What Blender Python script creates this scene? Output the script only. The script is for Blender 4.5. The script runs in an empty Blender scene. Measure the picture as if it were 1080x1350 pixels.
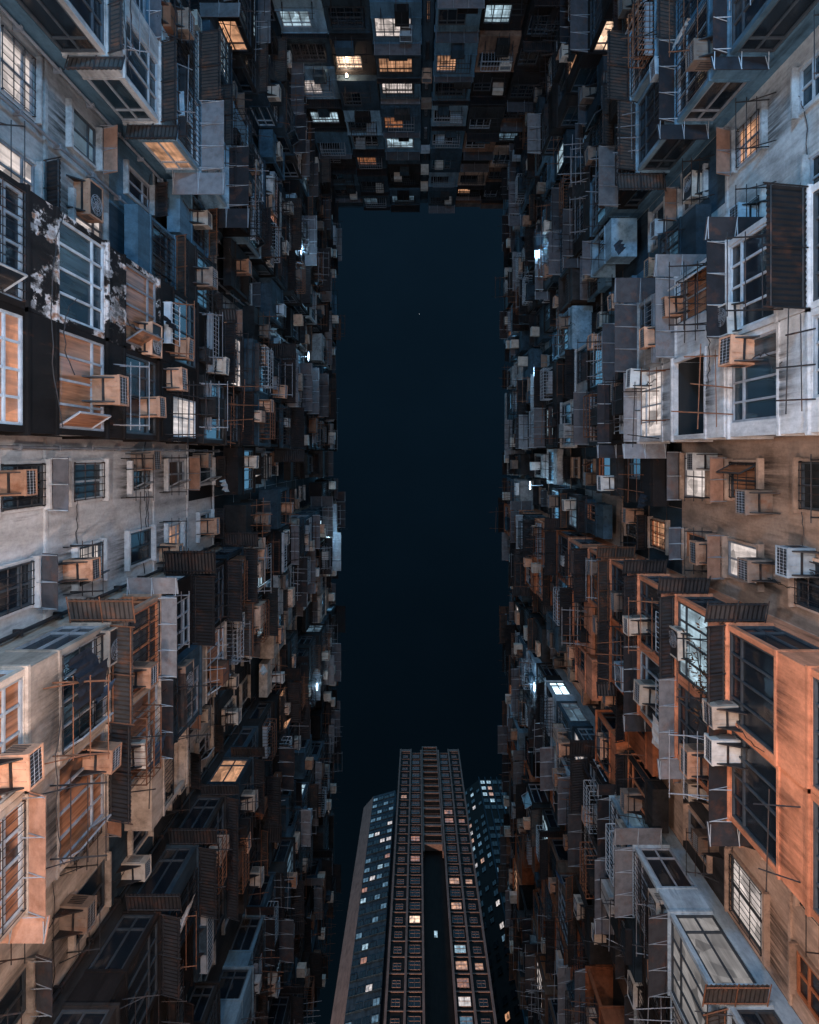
import bpy, math, random
from mathutils import Vector

D = bpy.data
scene = bpy.context.scene
COL = scene.collection
R = math.radians
PI = math.pi

# ------------------------------------------------------------------ sizes
EYE = 1.5                 # camera height above the courtyard
HALF = 9.0                # courtyard half width, to the recessed wall plane
F0 = 11.85 + EYE          # sill of storey 0
PITCH = 2.81

# ------------------------------------------------------------------ node helpers
def new_mat(name):
    m = D.materials.new(name)
    m.use_nodes = True
    nt = m.node_tree
    for n in list(nt.nodes):
        nt.nodes.remove(n)
    out = nt.nodes.new('ShaderNodeOutputMaterial')
    bs = nt.nodes.new('ShaderNodeBsdfPrincipled')
    nt.links.new(bs.outputs[0], out.inputs[0])
    return m, nt, bs

def node(nt, typ, **kw):
    n = nt.nodes.new(typ)
    for k, v in kw.items():
        if k in n.inputs.keys():
            n.inputs[k].default_value = v
        else:
            setattr(n, k, v)
    return n

def c4(c):
    return (c[0], c[1], c[2], 1.0)

def mixrgb(nt, fac, a, b, blend='MIX'):
    n = nt.nodes.new('ShaderNodeMix')
    n.data_type = 'RGBA'
    n.blend_type = blend
    for sock, v in ((n.inputs[0], fac), (n.inputs[6], a), (n.inputs[7], b)):
        if isinstance(v, bpy.types.NodeSocket):
            nt.links.new(v, sock)
        else:
            sock.default_value = v if not isinstance(v, tuple) else (c4(v) if len(v) == 3 else v)
    return n.outputs[2]

def ramp(nt, src, stops):
    n = nt.nodes.new('ShaderNodeValToRGB')
    e = n.color_ramp.elements
    e[0].position, e[0].color = stops[0][0], c4(stops[0][1])
    e[1].position, e[1].color = stops[-1][0], c4(stops[-1][1])
    for p, c in stops[1:-1]:
        x = e.new(p)
        x.color = c4(c)
    nt.links.new(src, n.inputs[0])
    return n.outputs[0]

def noise(nt, vec, scale, detail=6, rough=.6):
    n = node(nt, 'ShaderNodeTexNoise')
    n.inputs['Scale'].default_value = scale
    n.inputs['Detail'].default_value = detail
    n.inputs['Roughness'].default_value = rough
    nt.links.new(vec, n.inputs['Vector'])
    return n.outputs[0]

def mapped(nt, src, scale):
    m = nt.nodes.new('ShaderNodeMapping')
    m.inputs['Scale'].default_value = scale
    nt.links.new(src, m.inputs['Vector'])
    return m.outputs[0]

G = lambda v: (v, v, v)

def plaster(name, base, dirt=.55, rust=0.25, rough=.9, peel=None, vary=.25):
    """painted plaster with rain streaks, blotches, rust runs and, when peel is given, flakes of another colour"""
    m, nt, bs = new_mat(name)
    pos = nt.nodes.new('ShaderNodeNewGeometry').outputs['Position']
    oi = nt.nodes.new('ShaderNodeObjectInfo')
    streak = noise(nt, mapped(nt, pos, (2.1, 2.1, .45)), 1.0, 8, .68)
    blotch = noise(nt, pos, .9, 8, .65)
    fine = noise(nt, pos, 9.0, 5, .7)
    k = ramp(nt, oi.outputs['Random'], [(0, G(1 - vary)), (1, G(1 + vary))])
    col = mixrgb(nt, 1.0, base, k, 'MULTIPLY')
    d1 = ramp(nt, streak, [(.36, G(1 - dirt)), (.56, G(1))])
    col = mixrgb(nt, .9, col, d1, 'MULTIPLY')
    d2 = ramp(nt, blotch, [(.30, G(1 - dirt * .8)), (.52, G(1)), (.75, G(1.12))])
    col = mixrgb(nt, .9, col, d2, 'MULTIPLY')
    drip = noise(nt, mapped(nt, pos, (4.6, 4.6, .5)), 1.0, 6, .65)
    reach = noise(nt, pos, .55, 3, .5)
    dm = mixrgb(nt, 1.0, ramp(nt, drip, [(.52, G(0)), (.74, G(1))]), ramp(nt, reach, [(.42, G(0)), (.58, G(1))]), 'MULTIPLY')
    col = mixrgb(nt, dm, col, tuple(x * .32 for x in base))
    d3 = ramp(nt, fine, [(.3, G(.72)), (.6, G(1.05))])
    col = mixrgb(nt, .7, col, d3, 'MULTIPLY')
    if peel:
        pn = noise(nt, mapped(nt, pos, (1.5, 1.5, 1.1)), 1.3, 9, .62)
        pf = ramp(nt, pn, [(.512, G(0)), (.524, G(1))])
        layer = ramp(nt, noise(nt, mapped(nt, pos, (2.5, 2.5, 2.0)), 1.6, 6, .6), [(.42, tuple(x * .35 for x in peel)), (.5, peel), (.62, (.24, .12, .07))])
        rim = ramp(nt, pn, [(.495, G(0)), (.512, G(.6)), (.53, G(0))])
        col = mixrgb(nt, pf, col, layer)
        col = mixrgb(nt, rim, col, (.13, .11, .10))
    if rust:
        rn = noise(nt, mapped(nt, pos, (2.2, 2.2, .5)), 1.7, 6, .7)
        rf = ramp(nt, rn, [(.60, G(0)), (.74, G(rust))])
        col = mixrgb(nt, rf, col, (.16, .055, .022))
    nt.links.new(col, bs.inputs['Base Color'])
    bs.inputs['Roughness'].default_value = rough
    bs.inputs['Specular IOR Level'].default_value = .15
    bp = nt.nodes.new('ShaderNodeBump')
    bp.inputs['Strength'].default_value = .35
    bp.inputs['Distance'].default_value = .03
    nt.links.new(blotch, bp.inputs['Height'])
    nt.links.new(bp.outputs[0], bs.inputs['Normal'])
    return m

def metal(name, base, rough=.6, rust=.4, metallic=0.0, vary=.3):
    m, nt, bs = new_mat(name)
    pos = nt.nodes.new('ShaderNodeNewGeometry').outputs['Position']
    oi = nt.nodes.new('ShaderNodeObjectInfo')
    n1 = noise(nt, pos, 4.0, 6, .65)
    k = ramp(nt, oi.outputs['Random'], [(0, G(1 - vary)), (1, G(1 + vary))])
    col = mixrgb(nt, 1.0, base, k, 'MULTIPLY')
    col = mixrgb(nt, .8, col, ramp(nt, n1, [(.3, G(.55)), (.6, G(1.05))]), 'MULTIPLY')
    if rust:
        n2 = noise(nt, pos, 2.3, 7, .7)
        col = mixrgb(nt, ramp(nt, n2, [(.52, G(0)), (.68, G(rust))]), col, (.17, .06, .025))
    nt.links.new(col, bs.inputs['Base Color'])
    bs.inputs['Roughness'].default_value = rough
    bs.inputs['Metallic'].default_value = metallic
    bs.inputs['Specular IOR Level'].default_value = .25
    return m

def glass(name, dark, curtain, share):
    """window glass seen at night: dark reflective panes, some with drawn curtains behind them"""
    m, nt, bs = new_mat(name)
    tc = nt.nodes.new('ShaderNodeTexCoord').outputs['Object']
    oi = nt.nodes.new('ShaderNodeObjectInfo')
    sh = nt.nodes.new('ShaderNodeVectorMath')
    sh.operation = 'ADD'
    nt.links.new(tc, sh.inputs[0])
    cb = nt.nodes.new('ShaderNodeCombineXYZ')
    mu = node(nt, 'ShaderNodeMath', operation='MULTIPLY')
    mu.inputs[1].default_value = 37.0
    nt.links.new(oi.outputs['Random'], mu.inputs[0])
    for i in range(3):
        nt.links.new(mu.outputs[0], cb.inputs[i])
    nt.links.new(cb.outputs[0], sh.inputs[1])
    v = sh.outputs[0]
    fold = noise(nt, mapped(nt, v, (9, 9, .6)), 1.0, 4, .6)
    cc = mixrgb(nt, ramp(nt, fold, [(.35, G(0)), (.65, G(1))]), tuple(x * .35 for x in curtain), curtain)
    area = noise(nt, mapped(nt, v, (.9, .9, .5)), 1.0, 3, .5)
    t = .62 - .3 * share
    f = ramp(nt, area, [(t, G(0)), (t + .05, G(1))])
    col = mixrgb(nt, f, dark, cc)
    nt.links.new(col, bs.inputs['Base Color'])
    bs.inputs['Roughness'].default_value = .22
    wob = noise(nt, v, 2.2, 2, .5)
    bp = nt.nodes.new('ShaderNodeBump')
    bp.inputs['Strength'].default_value = .08
    nt.links.new(wob, bp.inputs['Height'])
    nt.links.new(bp.outputs[0], bs.inputs['Normal'])
    if 'tower' in name:
        bs.inputs['Specular IOR Level'].default_value = .1
    return m

def lit(name, col, strength, low=.35):
    """a lit room behind a window: curtains, shelves and a brighter lamp patch"""
    m, nt, bs = new_mat(name)
    tc = nt.nodes.new('ShaderNodeTexCoord').outputs['Object']
    oi = nt.nodes.new('ShaderNodeObjectInfo')
    sh = nt.nodes.new('ShaderNodeVectorMath')
    sh.operation = 'ADD'
    nt.links.new(tc, sh.inputs[0])
    mu = node(nt, 'ShaderNodeMath', operation='MULTIPLY')
    mu.inputs[1].default_value = 53.0
    nt.links.new(oi.outputs['Random'], mu.inputs[0])
    nt.links.new(mu.outputs[0], sh.inputs[1])
    v = sh.outputs[0]
    a = noise(nt, mapped(nt, v, (1.1, 1.1, 1.6)), 1.0, 4, .6)
    b = noise(nt, mapped(nt, v, (10, 10, .5)), 1.0, 3, .6)
    ka = ramp(nt, a, [(.36, G(low)), (.58, G(1.0)), (.8, G(1.4))])
    kb = ramp(nt, b, [(.35, G(.6)), (.6, G(1.0))])
    c = mixrgb(nt, 1.0, ka, kb, 'MULTIPLY')
    vo = node(nt, 'ShaderNodeTexVoronoi')
    vo.inputs['Scale'].default_value = 2.4
    nt.links.new(mapped(nt, v, (1, 1, .8)), vo.inputs['Vector'])
    clutter = ramp(nt, vo.outputs['Color'], [(.25, G(.28)), (.32, G(.8)), (.7, G(1.0)), (.8, G(1.35))])
    c = mixrgb(nt, .75, c, clutter, 'MULTIPLY')
    c = mixrgb(nt, 1.0, c, col, 'MULTIPLY')
    bs.inputs['Base Color'].default_value = (.05, .05, .05, 1)
    bs.inputs['Roughness'].default_value = .3
    nt.links.new(c, bs.inputs['Emission Color'])
    bs.inputs['Emission Strength'].default_value = strength
    return m

def flat(name, col, rough=.8, emit=None, strength=0):
    m, nt, bs = new_mat(name)
    bs.inputs['Base Color'].default_value = c4(col)
    bs.inputs['Roughness'].default_value = rough
    if emit:
        bs.inputs['Emission Color'].default_value = c4(emit)
        bs.inputs['Emission Strength'].default_value = strength
    return m

M = dict(
    white=plaster('white_plaster', (.50, .49, .49), .35, .12, vary=.12),
    grey=plaster('grey_plaster', (.33, .325, .32), .5, .2),
    palegrey=plaster('pale_grey_plaster', (.40, .395, .39), .5, .18),
    coolwhite=plaster('cool_white_plaster', (.36, .44, .50), .4, .12, vary=.15),
    beige=plaster('beige_plaster', (.44, .36, .30), .5, .3),
    tan=plaster('tan_plaster', (.45, .31, .235), .45, .3),
    brown=plaster('brown_plaster', (.17, .095, .065), .55, .3),
    orange=plaster('orange_paint', (.56, .225, .125), .42, .35, vary=.15),
    orange_dk=plaster('faded_orange_paint', (.36, .12, .055), .5, .2, vary=.35),
    teal=plaster('teal_paint', (.085, .155, .21), .45, .1),
    teal_lt=plaster('pale_teal_paint', (.20, .30, .37), .45, .1),
    teal_dk=plaster('dark_teal_paint', (.034, .056, .075), .5, .1, vary=.4),
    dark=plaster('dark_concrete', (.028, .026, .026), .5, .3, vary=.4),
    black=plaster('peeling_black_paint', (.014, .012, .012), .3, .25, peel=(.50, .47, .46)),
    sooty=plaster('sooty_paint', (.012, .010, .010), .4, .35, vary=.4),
    gable=plaster('gable_render', (.30, .20, .165), .3, .0, vary=0),
    slate=plaster('tower_concrete', (.27, .17, .14), .3, .0, vary=.1),
    slate_dk=plaster('tower_dark_concrete', (.02, .014, .012), .3, .0, vary=.1),
    ground=plaster('courtyard_paving', (.16, .15, .14), .5, .1),
    iron=metal('black_iron', (.018, .018, .02), .6, .3),
    rusty=metal('rusty_iron', (.14, .062, .035), .8, .8),
    steel=metal('grey_steel', (.22, .23, .25), .5, .25),
    alu=metal('pale_aluminium', (.30, .33, .36), .45, .15, vary=.35),
    brass=metal('orange_frame_paint', (.42, .15, .07), .6, .4),
    frame_dk=metal('dark_window_frame', (.045, .055, .065), .5, .1),
    tin=metal('corrugated_tin', (.042, .037, .035), .65, .5, vary=.4),
    tin_dk=metal('dark_corrugated_tin', (.016, .016, .018), .6, .2, vary=.4),
    sheet=metal('grey_canopy_sheet', (.085, .085, .095), .7, .35, vary=.5),
    sheet_tan=metal('tan_canopy_sheet', (.36, .20, .14), .7, .4, vary=.3),
    ac_beige=metal('aged_beige_casing', (.44, .37, .31), .6, .25),
    ac_rust=metal('rusted_casing', (.46, .25, .16), .7, .7),
    ac_white=metal('white_casing', (.58, .57, .55), .5, .12),
    ac_blue=metal('bluish_casing', (.33, .38, .42), .5, .12),
    ac_dark=metal('grimy_casing', (.17, .125, .10), .7, .6),
    grille=flat('grille_black', (.012, .012, .014), .6),
    glass=glass('dark_window_glass', (.007, .011, .016), (.06, .05, .045), .2),
    glass_blue=glass('blue_window_glass', (.012, .026, .038), (.045, .07, .085), .35),
    glass_cur=glass('orange_curtained_glass', (.03, .02, .018), (.36, .16, .085), .95),
    glass_wht=glass('frosted_white_glass', (.50, .48, .47), (.60, .58, .57), .9),
    sheet_dk=metal('black_canopy_sheet', (.022, .022, .026), .7, .3, vary=.4),
    sheet_pale=metal('pale_canopy_sheet', (.17, .17, .18), .7, .35, vary=.3),
    glass_twr=glass('tower_glass', (.008, .008, .01), (.02, .02, .025), .5),
    void=flat('unlit_room', (.006, .007, .008), .9),  # near-black colour stands in for the shade inside openings
    warm=lit('warm_room_light', (1.0, .50, .27), .75),
    warm_hi=lit('bright_warm_room_light', (1.0, .66, .45), 1.9, .5),
    amber=lit('amber_room_light', (1.0, .38, .16), .5),
    white_l=lit('white_room_light', (1.0, .86, .80), .85, .6),
    cool=lit('cool_room_light', (.62, .86, 1.0), .8, .45),
    frost=lit('lamp_lit_frosted_glass', (1.0, .93, .90), .26, .75),
    cool_hi=lit('bright_cool_room_light', (.62, .86, 1.0), 3.0, .6),
    cool_dim=lit('dim_blue_room_light', (.40, .68, .92), .25, .3),
    bulb=flat('bare_bulb', (1, 1, 1), .5, (1.0, .78, .58), 30.0),
    cloth_w=plaster('white_cloth', (.55, .52, .50), .3, 0),
    cloth_d=plaster('dark_cloth', (.02, .022, .03), .3, 0),
    cloth_b=plaster('blue_cloth', (.04, .07, .12), .3, 0),
    leaf=plaster('dry_leaves', (.10, .055, .03), .5, .3),
    clay=plaster('clay_pot', (.3, .12, .07), .4, 0),
    tube=flat('lamp_tube', (.5, .5, .5), .5, (.75, .92, 1.0), 2.2),
    star=flat('star_light', (0, 0, 0), 1, (.8, .9, 1), .8),
)

# ------------------------------------------------------------------ mesh helper
class MB:
    def __init__(s):
        s.v, s.f, s.m = [], [], []

    def quad(s, a, b, c, d, mi=0):
        n = len(s.v)
        s.v += [tuple(a), tuple(b), tuple(c), tuple(d)]
        s.f.append((n, n + 1, n + 2, n + 3))
        s.m.append(mi)

    def box(s, x0, x1, y0, y1, z0, z1, mi=0):
        n = len(s.v)
        s.v += [(x0, y0, z0), (x1, y0, z0), (x1, y1, z0), (x0, y1, z0),
                (x0, y0, z1), (x1, y0, z1), (x1, y1, z1), (x0, y1, z1)]
        for q in ((3, 2, 1, 0), (4, 5, 6, 7), (0, 1, 5, 4), (1, 2, 6, 5), (2, 3, 7, 6), (3, 0, 4, 7)):
            s.f.append(tuple(n + i for i in q))
            s.m.append(mi)

    def bar(s, p, q, r, mi=0, sides=4):
        p, q = Vector(p), Vector(q)
        d = (q - p).normalized()
        u = d.orthogonal().normalized()
        w = d.cross(u)
        n = len(s.v)
        for e in (p, q):
            for i in range(sides):
                a = 2 * PI * (i + .5) / sides
                s.v.append(tuple(e + u * (r * math.cos(a)) + w * (r * math.sin(a))))
        for i in range(sides):
            j = (i + 1) % sides
            s.f.append((n + i, n + j, n + sides + j, n + sides + i))
            s.m.append(mi)
        s.f.append(tuple(n + i for i in reversed(range(sides))))
        s.f.append(tuple(n + sides + i for i in range(sides)))
        s.m += [mi, mi]

    def tri(s, a, b, c, t, axis, mi=0):
        """a triangular bracket of thickness t along axis"""
        o = Vector((t, 0, 0)) if axis == 'x' else Vector((0, t, 0))
        n = len(s.v)
        s.v += [tuple(Vector(p) - o / 2) for p in (a, b, c)] + [tuple(Vector(p) + o / 2) for p in (a, b, c)]
        for q in ((0, 1, 2), (5, 4, 3), (0, 3, 4, 1), (1, 4, 5, 2), (2, 5, 3, 0)):
            s.f.append(tuple(n + i for i in q))
            s.m.append(mi)

    def mesh(s, name, mats):
        me = D.meshes.new(name)
        me.from_pydata(s.v, [], s.f)
        for m in mats:
            me.materials.append(M[m] if isinstance(m, str) else m)
        if any(s.m):
            me.polygons.foreach_set('material_index', s.m)
        me.update()
        return me

def link(name, mesh, parent=None, loc=(0, 0, 0), rz=0.0):
    o = D.objects.new(name, mesh)
    o.location = loc
    if rz:
        o.rotation_euler = (0, 0, rz)
    if parent:
        o.parent = parent
    COL.objects.link(o)
    return o

def tag(o, label, cat, group=None, kind=None):
    if label:
        o['label'] = label
    if cat:
        o['category'] = cat
    if group:
        o['group'] = group
    if kind:
        o['kind'] = kind
    return o

CACHE = {}
def cached(key, fn):
    if key not in CACHE:
        CACHE[key] = fn()
    return CACHE[key]

# ------------------------------------------------------------------ windows
def window_mesh(w, h, nx, transom, frame, pane, bars=False, ajar=0, barmat='iron'):
    w, h = round(w, 2), round(h, 2)
    def make():
        b = MB()
        t, d = .055, .05
        hw = w / 2
        # pane slightly behind the frame, one quad per light so that reflections break up
        zt = h * transom if transom else h
        rs = random.Random(f'{w}{h}{nx}{frame}{pane}')
        xs = [-hw + w * i / nx for i in range(nx + 1)]
        for i in range(nx):
            for (za, zb) in (((0, zt), (zt, h)) if transom else ((0, h),)):
                e = [rs.uniform(-.006, .006) for _ in range(4)]
                b.quad((xs[i], e[0], za), (xs[i + 1], e[1], za), (xs[i + 1], e[2], zb), (xs[i], e[3], zb), 1)
        b.box(-hw, hw, -.02, d, 0, t)
        b.box(-hw, hw, -.02, d, h - t, h)
        b.box(-hw, -hw + t, -.02, d, t, h - t)
        b.box(hw - t, hw, -.02, d, t, h - t)
        for x in xs[1:-1]:
            b.box(x - t * .45, x + t * .45, -.02, d * .8, t, h - t)
        if transom:
            b.box(-hw + t, hw - t, -.02, d * .9, zt - t * .45, zt + t * .45)
        if bars:
            y = .13
            n = max(3, int(w / .17))
            for i in range(n + 1):
                x = -hw + .02 + (w - .04) * i / n
                b.bar((x, y, .02), (x, y, h - .02), .011, 2)
            for j in range(4):
                z = .03 + (h - .06) * j / 3
                b.bar((-hw, y - .015, z), (hw, y - .015, z), .014, 2)
            for x in (-hw, hw):
                for z in (.05, h - .05):
                    b.bar((x, 0, z), (x, y, z), .014, 2)
        if ajar:
            # one casement swung out
            x = -hw + t
            pw = w / nx
            ca, sa = math.cos(ajar), math.sin(ajar)
            p = lambda u, z: (x + u * ca, d + u * sa, z)
            b.quad(p(0, .08), p(pw, .08), p(pw, zt - .05), p(0, zt - .05), 1)
            for (u0, z0, u1, z1) in ((0, .08, pw, .08), (pw, .08, pw, zt - .05), (pw, zt - .05, 0, zt - .05), (0, zt - .05, 0, .08)):
                b.bar(p(u0, z0), p(u1, z1), .025)
        return b.mesh('window', [frame, pane, barmat])
    return cached(('win', w, h, nx, transom, frame, pane, bars, ajar), make)

WINS = []      # (object, world centre, facing)
def add_window(parent, root, loc, rz, w, h, nx, transom, frame, pane, bars=False, ajar=0, face='front', name='window'):
    o = link(name, window_mesh(w, h, nx, transom, frame, pane, bars, ajar), parent, loc, rz)
    p = Vector(loc) + Vector((0, 0, h / 2))
    if parent is not root:
        p += Vector(parent.location)
    a = root.rotation_euler.z
    wx = root.location.x + p.x * math.cos(a) - p.y * math.sin(a)
    wy = root.location.y + p.x * math.sin(a) + p.y * math.cos(a)
    WINS.append([o, (wx, wy, p.z + root.location.z), face, False])
    return o

def proj(p):
    h = max(p[2] - EYE, .5)
    return 551 + 750 * p[0] / h, 600 + 750 * p[1] / h

def stain_mat():
    m, nt, bs = new_mat('rain_stain')
    tc = nt.nodes.new('ShaderNodeTexCoord')
    uvw = nt.nodes.new('ShaderNodeSeparateXYZ')
    nt.links.new(tc.outputs['Generated'], uvw.inputs[0])
    pos = nt.nodes.new('ShaderNodeNewGeometry').outputs['Position']
    n = noise(nt, mapped(nt, pos, (9, 9, .6)), 1.0, 6, .7)
    a = ramp(nt, n, [(.38, G(0)), (.62, G(.85))])
    top = ramp(nt, uvw.outputs['Z'], [(.0, G(0)), (.55, G(.45)), (1.0, G(1))])
    side = ramp(nt, uvw.outputs['X'], [(.0, G(0)), (.2, G(1)), (.8, G(1)), (1.0, G(0))])
    a = mixrgb(nt, 1.0, a, top, 'MULTIPLY')
    a = mixrgb(nt, 1.0, a, side, 'MULTIPLY')
    bs.inputs['Base Color'].default_value = (.018, .014, .012, 1)
    bs.inputs['Roughness'].default_value = .9
    nt.links.new(a, bs.inputs['Alpha'])
    return m
M['stain'] = stain_mat()

def stain_mesh(w, h):
    def make():
        b = MB()
        b.quad((-w / 2, 0, -h), (w / 2, 0, -h), (w / 2, .0005, 0), (-w / 2, .0005, 0))
        return b.mesh('rain_stain', ['stain'])
    return cached(('stain', w, h), make)

# ------------------------------------------------------------------ enclosed balcony box
def balcony_mesh(w, dep, hs, ht, hh, mat, sl, sr, style, fw):
    """w wide, dep deep (from the core at y=.45), spandrel hs tall, window head at ht, slab top at hh; sl / sr: exposed sides;
    fw: share of the front that is glazed (rest is a solid panel)"""
    def make():
        b = MB()
        hw = w / 2
        y0, y1 = .45, dep
        p = .13
        b.box(-hw, hw, y0, y1, 0, hs)
        b.box(-hw - .03, hw + .03, y0, y1 + .035, hs - .07, hs + .004)      # sill lip
        b.box(-hw, hw, y0, y1, ht, hh)
        b.box(-hw - .05, hw + .05, y0, y1 + .06, hh - .07, hh + .004)
        b.box(-hw, -hw + p, y1 - p, y1, hs, ht)
        b.box(hw - p, hw, y1 - p, y1, hs, ht)
        if style == 'hole' and sr:
            b.box(hw - .08, hw, y0, y1 - p, hs, ht)
        if style == 'hole' and sl:
            b.box(-hw, -hw + .08, y0, y1 - p, hs, ht)
        if not sl:
            b.box(-hw, -hw + .08, y0, y1 - p, hs, ht)
        if not sr:
            b.box(hw - .08, hw, y0, y1 - p, hs, ht)
        if fw < .95:
            xs = -hw + p + (w - 2 * p) * fw
            b.box(xs, hw - p, y1 - p, y1 - .004, hs, ht)
        if style == 'panel':                                              # raised sheet on the spandrel
            b.box(-hw + .12, hw - .12, y1, y1 + .025, .1, hs - .12)
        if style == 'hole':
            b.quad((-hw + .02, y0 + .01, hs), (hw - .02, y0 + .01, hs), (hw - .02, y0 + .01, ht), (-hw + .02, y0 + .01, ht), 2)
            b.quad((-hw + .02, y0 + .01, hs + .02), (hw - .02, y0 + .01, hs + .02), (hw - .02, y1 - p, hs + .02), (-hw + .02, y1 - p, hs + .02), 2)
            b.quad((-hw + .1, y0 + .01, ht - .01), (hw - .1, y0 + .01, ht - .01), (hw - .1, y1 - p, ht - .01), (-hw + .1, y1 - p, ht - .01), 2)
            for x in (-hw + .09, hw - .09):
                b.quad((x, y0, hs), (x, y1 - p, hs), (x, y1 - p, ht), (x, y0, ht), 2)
        if style == 'open':
            n = int(w / .14)
            for i in range(n + 1):
                x = -hw + p + (w - 2 * p) * i / n
                b.bar((x, y1 - .04, hs), (x, y1 - .04, hs + .75), .012, 1)
            b.bar((-hw, y1 - .04, hs + .75), (hw, y1 - .04, hs + .75), .025, 1)
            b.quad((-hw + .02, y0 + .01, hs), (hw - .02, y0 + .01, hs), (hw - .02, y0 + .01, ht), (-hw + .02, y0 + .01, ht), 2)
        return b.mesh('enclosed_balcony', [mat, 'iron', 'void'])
    return cached(('bal', w, dep, hs, ht, hh, mat, sl, sr, style, fw), make)

def balcony(root, xc, w, z0, dep, hs, ht, hh, mat, sl, sr, win, style='plain', fw=1.0, bars=False, ajar=0, nx=None, side_win=None, label=None):
    dep, hs, ht, hh, w = (round(q, 2) for q in (dep, hs, ht, hh, w))
    o = link('enclosed_balcony', balcony_mesh(w, dep, hs, ht, hh, mat, sl, sr, style, fw), root, (xc, 0, z0))
    if label:
        o['label'] = label
    frame, pane = win
    p = .13
    hw = w / 2
    if style not in ('open', 'hole'):
        gw = (w - 2 * p) * fw
        n = nx or max(2, round(gw / .5))
        add_window(o, root, (-hw + p + gw / 2, dep - .075, hs), 0, gw, ht - hs, n, .74, frame, pane, bars, ajar)
    sp = side_win or pane
    sw = round(dep - p - .47, 2)
    if sw > .3 and style not in ('open', 'hole'):
        for ex, x, rz in ((sl, -hw + .07, PI / 2), (sr, hw - .07, -PI / 2)):
            if ex:
                add_window(o, root, (x, .47 + sw / 2, hs), rz, sw, ht - hs, max(1, round(sw / .5)), .74, frame, sp, False, 0, 'side')
    return o

# ------------------------------------------------------------------ canopies, racks, cages, pipes
def canopy_mesh(w, dep, kind, sl, sr, mat, bar):
    def make():
        b = MB()
        hw = w / 2
        drop = .14
        def strip(fn, L, axis):
            # fn(u, v) -> point; u along the strip, v 0..1 outwards
            if kind == 'ribbed':
                n = max(6, int(L / .055))
                for i in range(n):
                    za = .03 * (i % 2)
                    zb = .03 * ((i + 1) % 2)
                    a, c = L * i / n, L * (i + 1) / n
                    q = [fn(a, 0, za), fn(c, 0, zb), fn(c, 1, zb), fn(a, 1, za)]
                    b.quad(*q, 0)
                for v in (.12, .92):
                    b.bar(fn(0, v, -.03), fn(L, v, -.03), .02, 1)
                k = max(2, int(L / .8))
                for i in range(k + 1):
                    b.bar(fn(L * i / k, 0, -.04), fn(L * i / k, 1.12, -.04), .018, 1)
            else:
                q = [fn(0, 0, 0), fn(L, 0, 0), fn(L, 1, 0), fn(0, 1, 0)]
                b.quad(*q, 0)
                q2 = [Vector(x) + Vector((0, 0, .025)) for x in q]
                b.quad(*q2, 0)
                b.quad(q[3], q[2], q2[2], q2[3], 0)
                b.quad(q[0], q[3], q2[3], q2[0], 0)
                b.quad(q[1], q[2], q2[2], q2[1], 0)
                k = max(2, int(L / .75))
                for i in range(k + 1):
                    u = .03 + (L - .06) * i / k
                    b.bar(fn(u, -.05, -.16), fn(u, .85, -.012), .012, 1)
                    b.bar(fn(u, 0, -.012), fn(u, 1.0, -.012), .012, 1)
        strip(lambda u, v, z: (-hw - (dep if sl else 0) * 0 + u, v * dep, z - drop * v), w, 'x')
        if sl:
            strip(lambda u, v, z: (-hw - .06 - v * dep, dep - u, z - drop * v), dep + .95, 'y')
        if sr:
            strip(lambda u, v, z: (hw + .06 + v * dep, dep - u, z - drop * v), dep + .95, 'y')
        return b.mesh('canopy', [mat, bar])
    return cached(('can', round(w, 2), dep, kind, sl, sr, mat, bar), make)

def rack_mesh(w, dep, mat):
    def make():
        b = MB()
        hw = w / 2
        for x in (-hw, hw):
            b.bar((x, 0, 0), (x, dep, .12), .018)
            b.bar((x, 0, -.3), (x, dep * .6, .07), .014)
        for t in (.35, .65, .97):
            b.bar((-hw - .12, dep * t, .12 * t + .02), (hw + .12, dep * t, .12 * t + .02), .013)
        return b.mesh('drying_rack', [mat])
    return cached(('rack', w, dep, mat), make)

def poles_mesh(n, dep, mat, seed):
    def make():
        b = MB()
        r = random.Random(seed)
        for i in range(n):
            x = -.7 + 1.4 * i / max(1, n - 1) + r.uniform(-.1, .1)
            b.bar((x, 0, 0), (x + r.uniform(-.15, .15), dep * r.uniform(.7, 1.1), r.uniform(-.05, .25)), .016)
        b.bar((-1.05, dep * .55, .1), (1.0, dep * .6, .12), .014)
        if n > 2:
            b.bar((-.9, dep * .3, .06), (.95, dep * .28, .05), .012)
        return b.mesh('drying_rack', [mat])
    return cached(('poles', n, dep, mat, seed), make)

def locker_mesh(w, dep, h, mat):
    def make():
        b = MB()
        b.box(-w / 2, w / 2, 0, dep, 0, h)
        b.box(-w / 2 - .02, w / 2 + .02, 0, dep + .03, h, h + .03, 1)
        for x in (-w / 2 + .08, w / 2 - .08):
            b.tri((x, -.01, -.3), (x, -.01, -.002), (x, dep - .05, -.002), .025, 'x', 1)
        b.box(-.012, .012, dep, dep + .012, .03, h - .03, 1)
        return b.mesh('storage_locker', [mat, 'iron'])
    return cached(('locker', w, dep, h, mat), make)

def cable_mesh(L, sag, seed):
    def make():
        b = MB()
        n = 14
        r = random.Random(seed)
        P = [Vector((L * (i / n - .5), r.uniform(-.03, .03), -sag * (1 - (2 * i / n - 1) ** 2) + r.uniform(-.02, .02))) for i in range(n + 1)]
        for p, q in zip(P, P[1:]):
            b.bar(p, q, .012)
        return b.mesh('cable', ['iron'])
    return cached(('cable', L, sag, seed), make)

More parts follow.
